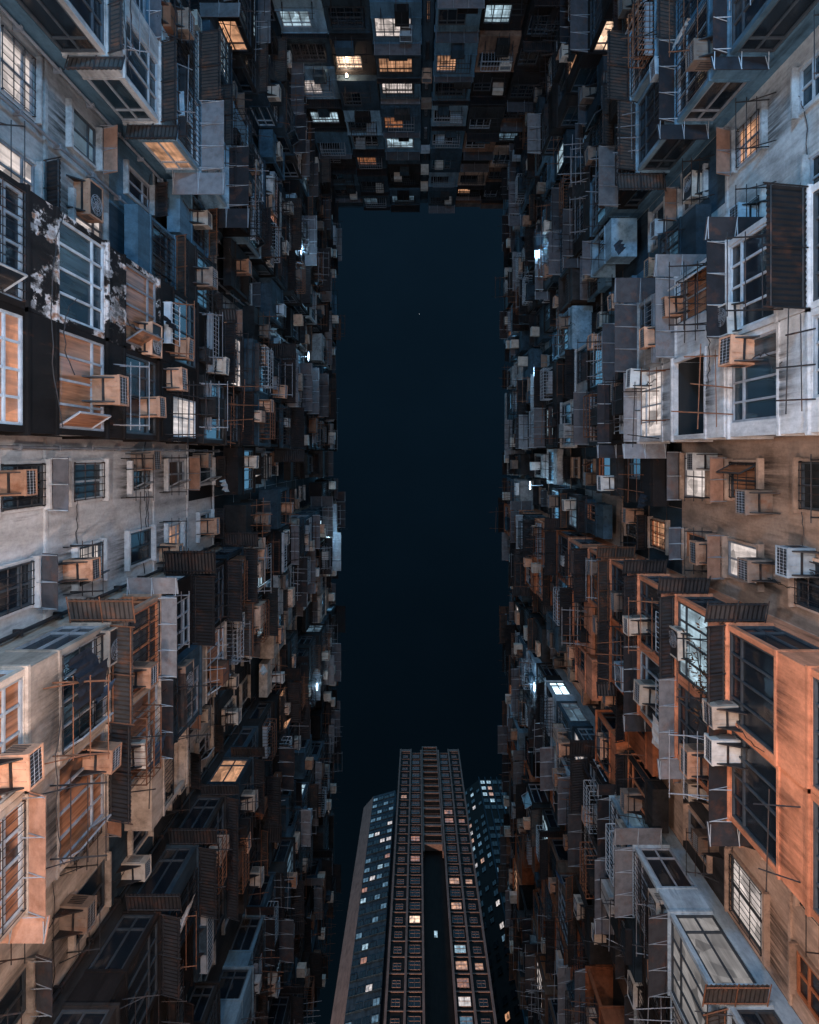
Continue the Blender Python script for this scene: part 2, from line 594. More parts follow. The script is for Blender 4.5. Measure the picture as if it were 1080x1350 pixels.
def railing_mesh(w, mat):
    def make():
        b = MB()
        hw = w / 2
        for i in range(int(w / .15) + 1):
            x = -hw + i * .15
            b.bar((x, .22, 0), (x, .22, .55), .011)
        for z in (0, .55):
            b.bar((-hw, .22, z), (hw, .22, z), .016)
        for x in (-hw, hw):
            b.bar((x, -.04, 0), (x, .22, 0), .016)
        b.box(-hw, hw, 0, .2, -.03, -.012)
        return b.mesh('railing', [mat])
    return cached(('rail', w, mat), make)

def cage_mesh(w, dep, h, mat):
    def make():
        b = MB()
        hw = w / 2
        n = max(4, int(w / .16))
        for i in range(n + 1):
            x = -hw + w * i / n
            b.bar((x, dep, 0), (x, dep, h), .012)
            b.bar((x, 0, 0), (x, dep, 0), .012)
        m = max(2, int(dep / .16))
        for i in range(m + 1):
            y = dep * i / m
            for x in (-hw, hw):
                b.bar((x, y, 0), (x, y, h), .012)
        for z in (0, h * .5, h):
            for p, q in (((-hw, dep, z), (hw, dep, z)), ((-hw, 0, z), (-hw, dep, z)), ((hw, 0, z), (hw, dep, z))):
                b.bar(p, q, .02)
        return b.mesh('flower_cage', [mat])
    return cached(('cage', w, dep, h, mat), make)

def pipe_mesh(h, r, mat):
    def make():
        b = MB()
        b.bar((0, 0, 0), (0, 0, h), r, 0, 8)
        k = int(h / 1.4)
        for i in range(k):
            b.box(-r * 1.5, r * 1.5, -.14, r * 1.3, i * 1.4 + .5, i * 1.4 + .56)
        return b.mesh('drain_pipe', [mat])
    return cached(('pipe', h, r, mat), make)

# ------------------------------------------------------------------ air conditioners
def ac_meshes(tone, fan=False):
    def make():
        c = MB()
        w, d, h = (.82, .36, .58) if fan else (.62, .66, .42)
        c.box(-w / 2, w / 2, -.05, d - .03, 0, h)
        # folded seams underneath and on the sides
        for x in (-.16, .05, .17):
            c.box(x, x + .018, .02, d - .06, -.012, .001)
        c.box(-w / 2 - .008, w / 2 + .008, d - .05, d, -.008, .03)
        c.box(-w / 2 - .008, w / 2 + .008, d - .05, d, h - .03, h + .008)
        c.box(-w / 2 - .008, -w / 2 + .03, d - .05, d, .03, h - .03)
        c.box(w / 2 - .03, w / 2 + .008, d - .05, d, .03, h - .03)
        g = MB()
        g.quad((-w / 2 + .03, d - .022, .03), (w / 2 - .03, d - .022, .03), (w / 2 - .03, d - .022, h - .03), (-w / 2 + .03, d - .022, h - .03))
        if fan:
            for rad in (.08, .14, .2, .24):
                for i in range(16):
                    a0, a1 = 2 * PI * i / 16, 2 * PI * (i + 1) / 16
                    g.bar((-.1 + rad * math.cos(a0), d + .004, h / 2 + rad * math.sin(a0)), (-.1 + rad * math.cos(a1), d + .004, h / 2 + rad * math.sin(a1)), .007, 1)
            for i in range(4):
                a0 = PI * i / 4
                g.bar((-.1 - .25 * math.cos(a0), d + .008, h / 2 - .25 * math.sin(a0)), (-.1 + .25 * math.cos(a0), d + .008, h / 2 + .25 * math.sin(a0)), .006, 1)
        for i in range(1, 1 if fan else 9):
            x = -w / 2 + w * i / 9
            g.bar((x, d - .012, .03), (x, d - .012, h - .03), .006, 1)
        for z in (() if fan else (.15, .28)):
            g.bar((-w / 2 + .03, d - .008, z), (w / 2 - .03, d - .008, z), .006, 1)
        for s in (-1, 1):
            for j in range(5):
                g.box(s * (w / 2 + .002) - .004, s * (w / 2 + .002) + .004, .08, d * .7, .1 + j * .06, .125 + j * .06, 0)
        k = MB()
        for x in (-w / 2 + .06, w / 2 - .06):
            k.tri((x, -.02, -.34), (x, -.02, -.016), (x, d - .1, -.016), .03, 'x')
        k.box(-w / 2 + .06, w / 2 - .06, d * .45, d * .45 + .04, -.05, -.014)
        return c.mesh('air_conditioner', [tone]), g.mesh('grille', ['grille', 'steel']), k.mesh('bracket', ['iron'])
    return cached(('ac', tone, fan), make)

def hose_mesh(seed):
    def make():
        b = MB()
        r = random.Random(seed)
        P = [Vector((0, 0, -.01))]
        for i in range(9):
            P.append(P[-1] + Vector((r.uniform(-.1, .1) + .03, r.uniform(-.02, .05) - .01, -r.uniform(.05, .2))))
        for p, q in zip(P, P[1:]):
            b.bar(p, q, .012)
        return b.mesh('drain_hose', ['iron'])
    return cached(('hose', seed), make)

ACS = []       # candidates: (pixel size, root, local loc, tone, text)
def want_ac(root, loc, tone, where):
    a = root.rotation_euler.z
    wx = root.location.x + loc[0] * math.cos(a) - loc[1] * math.sin(a)
    wy = root.location.y + loc[0] * math.sin(a) + loc[1] * math.cos(a)
    ACS.append([(wx, wy, loc[2]), a, tone, where])

# ------------------------------------------------------------------ tenement blocks
BAY = 4.7
STEP = 9.2
ORD = ['first', 'second', 'third', 'fourth', 'fifth', 'sixth', 'seventh', 'eighth', 'ninth', 'tenth', 'eleventh',
       'twelfth', 'thirteenth', 'fourteenth', 'fifteenth', 'sixteenth', 'seventeenth']

PLACE = {'bayn': 'balcony nearer the end wall', 'bays': 'balcony nearer the towers',
         'recessn': 'recess nearer the end wall', 'recesss': 'recess nearer the towers'}

def tenement(side, idx, spec):
    """one slice of a long wall: a stack of enclosed balconies and the recessed strip beyond it"""
    sg = -1 if side == 'L' else 1                       # local x = sg * (Y - Yc)
    cut = 1.2 if idx == -2 else 0                       # the corner blocks have a narrower recess
    yc = -2.78 + STEP * idx + cut
    x = (-HALF if side == 'L' else HALF) * (1.001 if cut else 1)
    root = link('tenement_block', None, None, (x, yc, 0), -PI / 2 if side == 'L' else PI / 2)
    tag(root, spec['label'], 'apartment block', 'tenement blocks around the courtyard')
    top = spec['top']
    rg = random.Random(f'{side}{idx}')
    # ---- wall: building volume behind the recess plane, core of the balcony stack, parapet
    b = MB()
    r0, r1 = sorted((sg * (BAY / 2), sg * (BAY / 2 + STEP - BAY - cut)))
    e0, e1 = sorted((-sg * (BAY / 2 + cut), sg * (STEP - BAY / 2 - cut)))
    b.box(e0 + .003, e1 - .003, -7, 0, 0, top, 0)
    b.box(-BAY / 2 + .02, BAY / 2 - .02, 0, .45, 0, top - .35, 1)
    b.box(-BAY / 2 - .1, BAY / 2 + .1, .003, 1.62, top - .34, top + .1, 1)      # roof slab over the balconies
    b.box(-BAY / 2 + .1, BAY / 2 - .1, 1.2, 1.35, top + .1, top + .75, 1)
    b.box(r0 + .1, r1 - .1, 0.004, .3, top - .2, top + .5, 0)
    for k in range(-2, 15):                                                     # thin floor ledges in the recess
        z = F0 + k * PITCH - 1.0
        if z < top - 1 and rg.random() < .4:
            b.box(r0 + .05, r1 - .05, .003, .06, z, z + .09, 0)
        for hx in (0, 1):                                                       # each flat's piece of wall, painted dark to carry the upper gloom
            if k >= spec.get('rk', 2) and z + PITCH < top - .5 and rg.random() < .22 + .12 * min(k, 5):
                xa = r0 + .02 if hx == 0 else (r0 + r1) / 2 + .01
                b.box(xa, xa + (r1 - r0) / 2 - .03, .002, .018, z + .1, z + PITCH - .01, rg.choice([1, 3, 4, 4, 3]))
    # aerials on the roof
    for _ in range(3):
        ax = rg.uniform(e0, e1)
        b.bar((ax, .2, top), (ax, .2, top + rg.uniform(.8, 1.8)), .03, 2)
    link('wall', b.mesh('wall', [spec['recess'], spec['core'], 'iron', 'dark', 'teal_dk']), root)
    for _ in range(16):
        L = rg.choice([1.6, 2.4, 3.2, 4.4])
        k = rg.randrange(-1, 12)
        if rg.random() < .5:
            link('cable', cable_mesh(L, rg.choice([.05, .15, .35]), rg.randrange(4)), root, ((r0 + r1) / 2 + rg.uniform(-.3, .3), .07, F0 + k * PITCH + rg.uniform(-1, 1.6)))
        else:
            link('cable', cable_mesh(L, rg.choice([.05, .2, .4]), rg.randrange(4)), root, (rg.uniform(-.8, .8), 1.82, F0 + k * PITCH + rg.uniform(-1, .2)))

    kmax = int((top - F0 - 2.0) / PITCH)
    # ---- balcony stack
    for k in range(-2, kmax + 1):
        z = F0 + k * PITCH
        for half in 'ns':                                     # n: towards the end wall, s: towards the tower
            r = random.Random(f'{side}{idx}{k}{half}')
            ov = spec.get('ov', {}).get((k, half), {})
            xs = sg * (-BAY / 4 if half == 'n' else BAY / 4)
            w = BAY / 2 - .01
            left_exposed = xs < 0
            dep = ov.get('dep', r.choice([1.15, 1.3, 1.4, 1.5, 1.5, 1.6, 1.75]))
            hs = ov.get('hs', r.choice([.55, .8, .9, .9, 1.0]))
            z0 = z - .9
            ht = .9 + 1.79
            hh = .9 + 1.885
            mat = ov.get('mat', r.choice(spec['bay'] if k < 2 or r.random() < .42 else spec.get('high', ['dark', 'teal_dk', 'sooty', 'teal_dk'])))  # upper storeys mostly dark: the weaker light there is put into the paint
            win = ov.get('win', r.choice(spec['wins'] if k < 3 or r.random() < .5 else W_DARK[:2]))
            style = ov.get('style', r.choice(['plain', 'plain', 'panel', 'plain', 'open'] if r.random() < .5 else ['plain', 'panel']))
            fw = ov.get('fw', r.choice([1, 1, 1, .75, .6]))
            bars = ov.get('bars', r.random() < .3)
            ajar = ov.get('ajar', r.choice([0] * 9 + [1.0]))
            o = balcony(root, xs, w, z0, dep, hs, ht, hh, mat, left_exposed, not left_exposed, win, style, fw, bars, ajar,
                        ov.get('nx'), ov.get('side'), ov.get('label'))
            # canopy over the window, in front of the spandrel above
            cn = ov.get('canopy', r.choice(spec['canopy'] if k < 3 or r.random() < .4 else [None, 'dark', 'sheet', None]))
            if cn:
                kind, cm, cb = {'ribbed': ('ribbed', 'tin', 'iron'), 'dark': ('ribbed', 'tin_dk', 'iron'), 'rust': ('ribbed', 'tin', 'rusty'),
                                'sheet': ('plain', 'sheet', 'alu'), 'tan': ('plain', 'sheet_tan', 'steel')}[cn]
                if cm == 'sheet':
                    cm = r.choice(['sheet', 'sheet_dk', 'sheet', 'sheet_pale'])
                wrap = ov.get('wrap', r.random() < .45)
                me = canopy_mesh(w - .02, ov.get('cdep', r.choice([.4, .5, .6] if k < 2 else [.5, .65, .8])), kind, wrap and left_exposed, wrap and not left_exposed, cm, cb)
                link('canopy', me, root, (xs, dep + .065, z0 + hh - .05))
            if k < 3:
                link('rain_stain', stain_mesh(round(w * r.uniform(.5, .95), 2), round(hs - .1, 2)), root, (xs + r.uniform(-.1, .1), dep + .029, z0 + hs - .075))
            u = ov.get('rack', r.random() < .5)
            if u:
                link('drying_rack', rack_mesh(1.5, r.choice([.7, .9, 1.1]), r.choice(['iron', 'iron', 'rusty', 'steel'])), root,
                     (xs + r.uniform(-.3, .3), dep, z0 + hs - .25))
            if r.random() < (.5 if k < 2 else .7) and style != 'hole' and ov.get('rack') is not False:
                link('drying_rack', poles_mesh(r.choice([2, 3, 4]), r.choice([.8, 1.0, 1.3]), r.choice(['iron', 'iron', 'iron', 'rusty', 'steel']), r.randrange(5)), root,
                     (xs + r.uniform(-.4, .4), dep, z0 + r.choice([.2, .5, hs + .2, ht - .1])))
            if 'mat' not in ov and r.random() < (.3 if k < 2 else .6):
                link('storage_locker', locker_mesh(r.choice([.5, .7, 1.0]), r.choice([.25, .35, .5]), r.choice([.4, .6, .9]), r.choice(['dark', 'rusty', 'teal_dk', 'sooty', 'grey', 'tan'])), root,
                     (xs + r.uniform(-.5, .5), dep + .003, z0 + r.choice([.1, .3, hs + .25])))
            if ov.get('cage', r.random() < (.18 if k < 2 else .34)):
                link('flower_cage', cage_mesh(1.7, .5, .8, r.choice(['iron', 'rusty', 'alu'])), root, (xs, dep + .06, z0 + hs - .1))
            if k >= 2 and r.random() < .55:
                link('railing', railing_mesh(r.choice([1.2, 1.6, 2.1]), r.choice(['iron', 'steel', 'alu', 'iron'])), root, (xs + r.uniform(-.1, .1), dep + .05, z0 + r.choice([.15, hs, hs + .1])))
            # air conditioner on the front
            na = ov.get('ac', 1 if r.random() < spec.get('acp', .5) else 0)
            for j in range(na):
                dx = ov.get('acx', [r.choice([-.65, 0, .65])])[j]
                where = 'balconies'
                want_ac(root, (xs + sg * dx, dep - .1, z0 + hs + ov.get('acz', r.choice([.02, .02, -.45, .5]))),
                        ov.get('tone', r.choice(spec['tones'])), (spec['nick'], f'{ORD[k + 2]} storey up', PLACE['bay' + half]))
    # ---- recess
    rc = (r0 + r1) / 2
    for k in range(-2, kmax + 1):
        z = F0 + k * PITCH
        for half in 'ns':
            r = random.Random(f'{side}{idx}{k}{half}recess')
            ov = spec.get('rov', {}).get((k, half), {})
            xs = rc + sg * (-1.12 if half == 'n' else 1.12) * (.72 if cut else 1)
            if k >= spec.get('rk', 2) and not ov and (r.random() < .42 or k >= kmax - 1):
                w = r.choice([1.5, 1.8, 2.1])
                dep = round((1.45 if k >= kmax - 1 else r.choice([.75, .9, 1.1, 1.35])) + r.choice([-.1, 0, .1]), 2)
                hs = r.choice([.6, .8, 1.0])
                balcony(root, xs, w, z - .9, dep, hs, 2.4, 2.5, r.choice([m for m in spec['bay'] if m != 'white'] + ['dark', 'teal_dk', 'sooty', 'dark']), True, True, r.choice(W_DARK[:2] + spec['rwins'][:2]),
                        r.choice(['plain', 'plain', 'panel', 'open']), r.choice([1, 1, .6]), r.random() < .4)
                if r.random() < .6:
                    kind, cm, cb = r.choice([('ribbed', 'tin_dk', 'iron'), ('plain', 'sheet', 'steel'), ('ribbed', 'tin', 'rusty')])
                    link('canopy', canopy_mesh(w - .02, .4, kind, False, False, cm, cb), root, (xs, dep + .065, z + 1.55))
                if r.random() < .5:
                    link('drying_rack', poles_mesh(r.choice([2, 3, 4]), .9, r.choice(['iron', 'iron', 'rusty']), r.randrange(5)), root, (xs, dep, z - .2))
                if r.random() < .55:
                    want_ac(root, (xs + r.choice([-.4, .4, 0]), dep - .1, z - .9 + hs + r.choice([.02, -.45, .5])), r.choice(spec['tones']),
                            (spec['nick'], f'{ORD[k + 2]} storey up', PLACE['recess' + half]))
                continue
            ww = ov.get('w', r.choice([.8, 1.0, 1.0, 1.35]))
            hh = ov.get('h', r.choice([1.1, 1.3, 1.45]))
            zz = z + ov.get('dz', r.choice([0, .1, .25]))
            frame, pane = ov.get('win', r.choice(spec['rwins']))
            add_window(root, root, (xs, .025, zz), 0, ww, hh, 2, r.choice([0, .7]), frame, pane, r.random() < .4, r.choice([0] * 7 + [1.1]), 'recess')
            s = MB()
            key = ('surround', ww, hh, spec['recess'])
            def mk(ww=ww, hh=hh):
                q = MB()
                q.box(-ww / 2 - .12, ww / 2 + .12, .002, .16, -.13, -.04)
                q.box(-ww / 2 - .1, ww / 2 + .1, .002, .22, hh + .04, hh + .1)
                for s in (-1, 1):
                    xa, xb = sorted((s * (ww / 2 + .002), s * (ww / 2 + .07)))
                    q.box(xa, xb, .002, .09, -.04, hh + .04)
                return q.mesh('window_surround', [spec['recess']])
            link('window_surround', cached(key, mk), root, (xs, 0, zz))
            if k < 4:
                link('rain_stain', stain_mesh(round(ww + .5, 2), r.choice([.9, 1.3, 1.7])), root, (xs + r.uniform(-.1, .1), .007, zz - .14))
            cn = ov.get('canopy', r.choice([None, None, None, 'sheet', 'dark', 'tan']))
            if cn:
                kind, cm, cb = {'dark': ('ribbed', 'tin_dk', 'iron'), 'sheet': ('plain', 'sheet', 'alu'), 'tan': ('plain', 'sheet_tan', 'steel'), 'ribbed': ('ribbed', 'tin', 'iron')}[cn]
                link('canopy', canopy_mesh(ww + .3, ov.get('cdep', .45), kind, False, False, cm, cb), root, (xs, .225, zz + hh + .13))
            if ov.get('rack', r.random() < .55):
                link('drying_rack', rack_mesh(1.2, .8, 'iron'), root, (xs, 0.01, zz - .2))
            if ov.get('ac', r.random() < spec.get('racp', .6)):
                off = ov.get('acx', r.choice([-.5, .5, 0]))
                want_ac(root, (xs + sg * off, .06, zz + ov.get('acz', r.choice([-.5, -.5, .1]))), ov.get('tone', r.choice(spec['tones'])),
                        (spec['nick'], f'{ORD[k + 2]} storey up', PLACE['recess' + half]))
    for px, pr, pm in ((rc, .06, 'iron'), (rc + .22, .045, spec.get('pipe', 'steel')), (r0 + .18, .05, 'iron'), (r1 - .2, .04, spec.get('pipe', 'steel'))):
        if rg.random() < .55:
            link('drain_pipe', pipe_mesh(round(top - 8.5, 1), pr, pm), root, (px + rg.uniform(-.1, .1), .16, 8))
    return root

DKF, ALF, BRF, STF = 'frame_dk', 'alu', 'brass', 'steel'
W_DARK = [(DKF, 'glass'), (DKF, 'glass'), (STF, 'glass'), (ALF, 'glass_blue')]
W_BLUE = [(DKF, 'glass_blue'), (STF, 'glass_blue'), (ALF, 'glass_blue'), (DKF, 'glass')]
W_WARM = [(STF, 'glass'), (BRF, 'glass'), (DKF, 'glass'), (DKF, 'glass_cur'), (STF, 'glass')]
W_PALE = [(ALF, 'glass_cur'), (ALF, 'glass'), (STF, 'glass_blue'), (DKF, 'glass')]
T_MIX = ['ac_beige', 'ac_rust', 'ac_dark', 'ac_white']
T_COOL = ['ac_beige', 'ac_blue', 'ac_dark', 'ac_rust']
T_RUST = ['ac_rust', 'ac_dark', 'ac_beige', 'ac_rust']

BLOCKS = {}
def spec(side, idx, nick, label, bay, recess, core, wins, rwins, canopy, tones, top, **kw):
    BLOCKS[(side, idx)] = dict(nick=nick, label=label, bay=bay, recess=recess, core=core, wins=wins, rwins=rwins, canopy=canopy,
                               tones=tones, top=top, **kw)

CN = [None, 'sheet', 'sheet', 'dark', 'ribbed']
spec('L', -2, 'dark teal corner block', 'dark teal tenement block in the corner left of the end wall', ['teal_dk', 'teal', 'teal_dk', 'dark'], 'teal_dk',
     'teal_dk', W_DARK, W_DARK, CN, T_COOL, 53.2, acp=.35)
spec('L', -1, 'blue grey block', 'blue-grey tenement block with lit side windows, before the peeling black block',
     ['teal', 'teal_lt', 'teal', 'grey', 'palegrey'], 'grey', 'teal', W_BLUE, W_DARK, CN, T_COOL, 53.0,
     ov={(1, 's'): dict(dep=1.5, mat='palegrey', canopy='ribbed', wrap=True, style='plain'),
         (0, 's'): dict(dep=1.5, mat='palegrey', canopy='ribbed', wrap=True),
         (2, 's'): dict(dep=1.6, mat='teal_lt', canopy='sheet', fw=1, style='plain'),
         (3, 's'): dict(dep=1.6, mat='teal_lt', canopy='sheet')},
     rov={(-1, 'n'): dict(win=(ALF, 'glass_wht'), w=1.35), (-1, 's'): dict(w=1.35, ac=True)})
spec('L', 0, 'peeling black block', 'sooty black tenement block whose peeling paint shows white patches',
     ['sooty', 'dark', 'sooty', 'teal_dk'], 'white', 'sooty', W_DARK, W_DARK, [None, None, 'dark', 'sheet'], T_RUST, 53.6, acp=.6, rk=4,
     ov={(-1, 'n'): dict(mat='sooty', win=(ALF, 'glass'), dep=1.5, canopy=None, style='plain', fw=1, ac=0, cage=False),
         (-1, 's'): dict(mat='sooty', win=(ALF, 'glass_cur'), dep=1.5, canopy=None, style='plain', fw=1, ac=1, acx=[-.5], acz=.75, tone='ac_beige', cage=False),
         (0, 'n'): dict(mat='black', win=(ALF, 'glass_blue'), dep=1.5, canopy=None, style='plain', fw=1, nx=4, ac=0, bars=False, hs=.9, ajar=0,
                        label='peeling black balcony front with white flaked patches', cage=False, rack=False),
         (0, 's'): dict(mat='sooty', rack=False, win=(STF, 'glass_cur'), dep=1.5, canopy=None, style='plain', fw=1, nx=4, ac=1, acx=[.1], acz=1.3, tone='ac_rust', hs=.9, cage=False),
         (1, 'n'): dict(mat='black', win=(STF, 'glass_cur'), dep=1.45, canopy=None, style='plain', ac=1, acx=[.75], acz=.9, tone='ac_rust', hs=.9, fw=1),
         (1, 's'): dict(mat='sooty', dep=1.45, canopy=None, style='plain', ac=1, acx=[.3], acz=.9, tone='ac_rust', hs=.9),
         (2, 'n'): dict(mat='sooty', dep=1.5, canopy=None, ac=1, tone='ac_rust'), (2, 's'): dict(mat='sooty', dep=1.5, canopy=None, ac=1, tone='ac_rust', win=(ALF, 'glass'))},
     rov={(-1, 'n'): dict(w=1.35, h=1.5), (-1, 's'): dict(w=1.35, h=1.5, win=(DKF, 'glass_blue')), (0, 'n'): dict(w=1.0, h=1.45, ac=True, acx=-.1, acz=-.1, tone='ac_rust')})
spec('L', 1, 'beige block', 'beige concrete tenement block with orange curtains and rusty cage canopies',
     ['beige', 'palegrey', 'beige', 'grey', 'tan'], 'beige', 'beige', W_PALE, W_DARK, ['dark', 'rust', 'sheet', None, 'tan'], T_MIX, 52.6, pipe='rusty',
     ov={(-1, 'n'): dict(mat='beige', win=(ALF, 'glass_cur'), dep=1.5, style='plain', fw=1, ac=1, acx=[.5], acz=1.2, tone='ac_rust', canopy=None, hs=.9),
         (-1, 's'): dict(mat='beige', win=(ALF, 'glass_cur'), dep=1.5, style='plain', fw=1, ac=1, acx=[0], acz=1.0, tone='ac_beige', canopy='tan', hs=.9, wrap=True),
         (0, 'n'): dict(mat='beige', win=(STF, 'glass_blue'), dep=1.55, style='plain', fw=1, bars=True, ac=1, acx=[-.7], acz=1.5, tone='ac_beige', canopy='rust', wrap=True, hs=.9, cage=False),
         (0, 's'): dict(mat='beige', win=(STF, 'glass_cur'), dep=1.5, style='plain', fw=1, ac=1, acx=[-.7], acz=1.0, tone='ac_rust', canopy='dark', hs=.9),
         (1, 'n'): dict(mat='tan', win=(BRF, 'glass'), dep=1.5, style='plain', fw=1, canopy='sheet', wrap=True, ac=1, acx=[.5], tone='ac_rust', hs=.9),
         (1, 's'): dict(mat='beige', win=(ALF, 'glass_cur'), dep=1.5, style='plain', canopy='sheet', ac=1, acx=[.2], tone='ac_beige', hs=.9)})
spec('L', 2, 'unlit charcoal block', 'unlit charcoal tenement block with glazed box balconies, beyond the beige block',
     ['dark', 'sooty', 'dark', 'teal_dk', 'sooty'], 'grey', 'dark', W_DARK[:2], W_DARK, [None, 'dark', None], T_MIX, 52.4, acp=.3, racp=.4)
spec('L', 3, 'slate block', 'dark slate tenement block with one pale blue box balcony',
     ['teal_dk', 'dark', 'dark', 'teal'], 'dark', 'dark', W_DARK, W_DARK, CN, T_COOL, 52.4, acp=.35,
     ov={(4, 'n'): dict(mat='teal_lt', dep=1.75, canopy=None, style='panel', fw=.3, hs=1.3, ac=0), (3, 'n'): dict(mat='teal_lt', dep=1.8, canopy=None, style='panel', fw=.3, hs=1.3, ac=0)})
spec('L', 4, 'shadowy block', 'shadowy tenement block with few lit windows, near the far towers on the left',
     ['dark', 'teal_dk', 'sooty'], 'dark', 'dark', W_DARK, W_DARK, CN, T_COOL, 51.6, acp=.3)
spec('R', -2, 'teal corner block', 'teal tenement block with a glaring warm window, right of the end wall', ['teal', 'teal_dk', 'teal', 'dark'], 'teal_dk',
     'teal', W_BLUE, W_DARK, CN, T_COOL, 50.6, acp=.35)
spec('R', -1, 'steel blue block', 'steel blue tenement block with deep glazed bays above a grey recess',
     ['teal', 'teal_lt', 'teal', 'grey'], 'palegrey', 'teal', W_BLUE, W_DARK, ['sheet', 'sheet', 'ribbed', None], T_COOL, 50.2,
     ov={(0, 's'): dict(mat='teal', dep=1.5, canopy='sheet', wrap=True, win=(DKF, 'glass'), style='plain', fw=1),
         (1, 's'): dict(mat='teal', dep=1.5, canopy='sheet', wrap=True, win=(STF, 'glass'), style='plain', fw=1),
         (2, 's'): dict(mat='teal_lt', dep=1.55, canopy='ribbed', wrap=True, style='plain'),
         (0, 'n'): dict(mat='teal', dep=1.5, fw=.6, style='plain'), (1, 'n'): dict(mat='teal', dep=1.45, fw=1, style='plain')})
spec('R', 0, 'whitewashed block', 'whitewashed tenement block with a black opening and white air conditioners',
     ['white', 'palegrey', 'white', 'grey'], 'tan', 'palegrey', W_BLUE, W_WARM, ['sheet', 'sheet', None, 'sheet'], T_MIX, 49.8, acp=.6, rk=3,
     ov={(-1, 'n'): dict(mat='white', dep=1.5, canopy='dark', cdep=.85, hs=.9, style='plain', fw=1),
         (-1, 's'): dict(mat='white', dep=1.5, canopy=None, hs=.9, style='plain', fw=.75, ac=1, acx=[.2], tone='ac_white'),
         (0, 'n'): dict(mat='white', dep=1.55, win=(ALF, 'glass'), nx=4, canopy='sheet', wrap=True, hs=.9, style='plain', fw=1, ac=1, acx=[.75], acz=1.4, tone='ac_white', bars=False, ajar=0, cage=False),
         (0, 's'): dict(mat='white', dep=1.5, win=(STF, 'glass_blue'), nx=4, canopy=None, hs=.9, style='plain', fw=.9, ac=1, acx=[-.75], acz=.95, tone='ac_rust', bars=False, cage=False),
         (1, 'n'): dict(mat='white', dep=1.5, win=(ALF, 'glass_cur'), canopy='sheet', wrap=True, hs=.9, style='plain', ajar=1.0, ac=1, acx=[-.3], acz=1.5, tone='ac_rust'),
         (1, 's'): dict(mat='white', dep=1.6, canopy=None, hs=.9, style='hole', fw=1, ac=0, cage=False, rack=False),
         (2, 's'): dict(mat='white', dep=1.5, win=(ALF, 'glass'), canopy='sheet', wrap=True, hs=.9, style='plain', fw=1, ac=1, acx=[-.9], tone='ac_white', acz=1.2),
         (2, 'n'): dict(mat='palegrey', dep=1.5, canopy='sheet', ac=1, acx=[.3], tone='ac_rust', hs=.9)},
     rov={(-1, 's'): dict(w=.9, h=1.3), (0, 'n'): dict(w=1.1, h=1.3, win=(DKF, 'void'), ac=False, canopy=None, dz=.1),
          (0, 's'): dict(w=1.1, h=1.45, win=(DKF, 'glass'), ac=True, acx=-.5, acz=.9, tone='ac_blue', canopy=None, dz=.1)})
RB = dict(canopy='dark', wrap=True, cdep=.5, hs=.9, style='plain', fw=1, mat='orange', dep=1.5, win=(DKF, 'glass'), bars=False, cage=False)
spec('R', 1, 'orange block', 'bright orange tenement block with black ribbed canopies round its balconies',
     ['orange', 'orange', 'orange_dk'], 'tan', 'orange', W_WARM, W_WARM, ['dark', 'dark', 'sheet', 'ribbed'], T_RUST, 49.6, acp=.6, pipe='iron', high=['orange_dk', 'dark', 'orange', 'brown', 'orange_dk'],
     ov={(-1, 'n'): dict(RB, ac=0, canopy=None), (-1, 's'): dict(RB, ac=1, acx=[-.4], acz=1.0, tone='ac_rust', canopy=None),
         (0, 'n'): dict(RB, ac=1, acx=[.9], acz=1.5, tone='ac_beige', hs=.9, dep=1.55, canopy='dark', label='bright orange balcony front with a broad plain panel'),
         (0, 's'): dict(RB, ac=1, acx=[-.6], acz=1.5, tone='ac_white', hs=.9, dep=1.5, canopy='sheet', label='bright orange balcony front with a broad plain panel'),
         (1, 'n'): dict(RB, ac=1, acx=[.1], acz=1.3, tone='ac_beige'), (1, 's'): dict(RB, ac=1, acx=[.4], tone='ac_rust', canopy='sheet'),
         (2, 'n'): dict(RB, ac=1, acx=[.4], acz=1.3, tone='ac_beige'), (2, 's'): dict(RB, ac=1, acx=[0], tone='ac_beige', canopy='sheet', win=(ALF, 'glass')),
         (3, 'n'): dict(RB, ac=1, acx=[0], canopy='rust'), (3, 's'): dict(RB, mat='orange_dk', ac=1, acx=[.4], tone='ac_blue')},
     rov={(1, 's'): dict(w=1.6, h=1.55, win=(DKF, 'white_l'), ac=False, canopy=None, rack=False, dz=0)})
spec('R', 2, 'pale block', 'pale grey and white tenement block with frosted glass boxes, below the orange block',
     ['coolwhite', 'teal_lt', 'coolwhite', 'teal'], 'brown', 'coolwhite', W_BLUE, W_WARM, ['sheet', 'sheet', 'rust', None], T_MIX, 49.4,
     ov={(-1, 'n'): dict(mat='coolwhite', win=(DKF, 'glass'), dep=1.5, canopy='rust', wrap=True, style='plain', fw=1, hs=.9),
         (0, 'n'): dict(mat='coolwhite', win=(DKF, 'glass'), dep=1.5, canopy='rust', wrap=True, style='plain', fw=1, hs=.9, bars=False, ac=0),
         (0, 's'): dict(mat='coolwhite', win=(ALF, 'glass_blue'), dep=1.6, canopy='rust', style='plain', hs=.9),
         (1, 'n'): dict(mat='coolwhite', win=(DKF, 'frost'), dep=1.7, canopy='sheet', wrap=False, style='plain', fw=1, side='frost', hs=.5, bars=False, ac=0, cage=False, rack=False),
         (1, 's'): dict(mat='coolwhite', win=(ALF, 'glass_wht'), dep=1.6, canopy=None, style='panel', hs=1.0, fw=.6),
         (2, 'n'): dict(mat='coolwhite', win=(STF, 'glass'), dep=1.65, canopy='sheet', wrap=True, style='plain', side='glass', hs=.9),
         (3, 'n'): dict(mat='teal_lt', win=(ALF, 'glass'), dep=1.5, canopy='sheet', wrap=True, style='plain', hs=.9)})
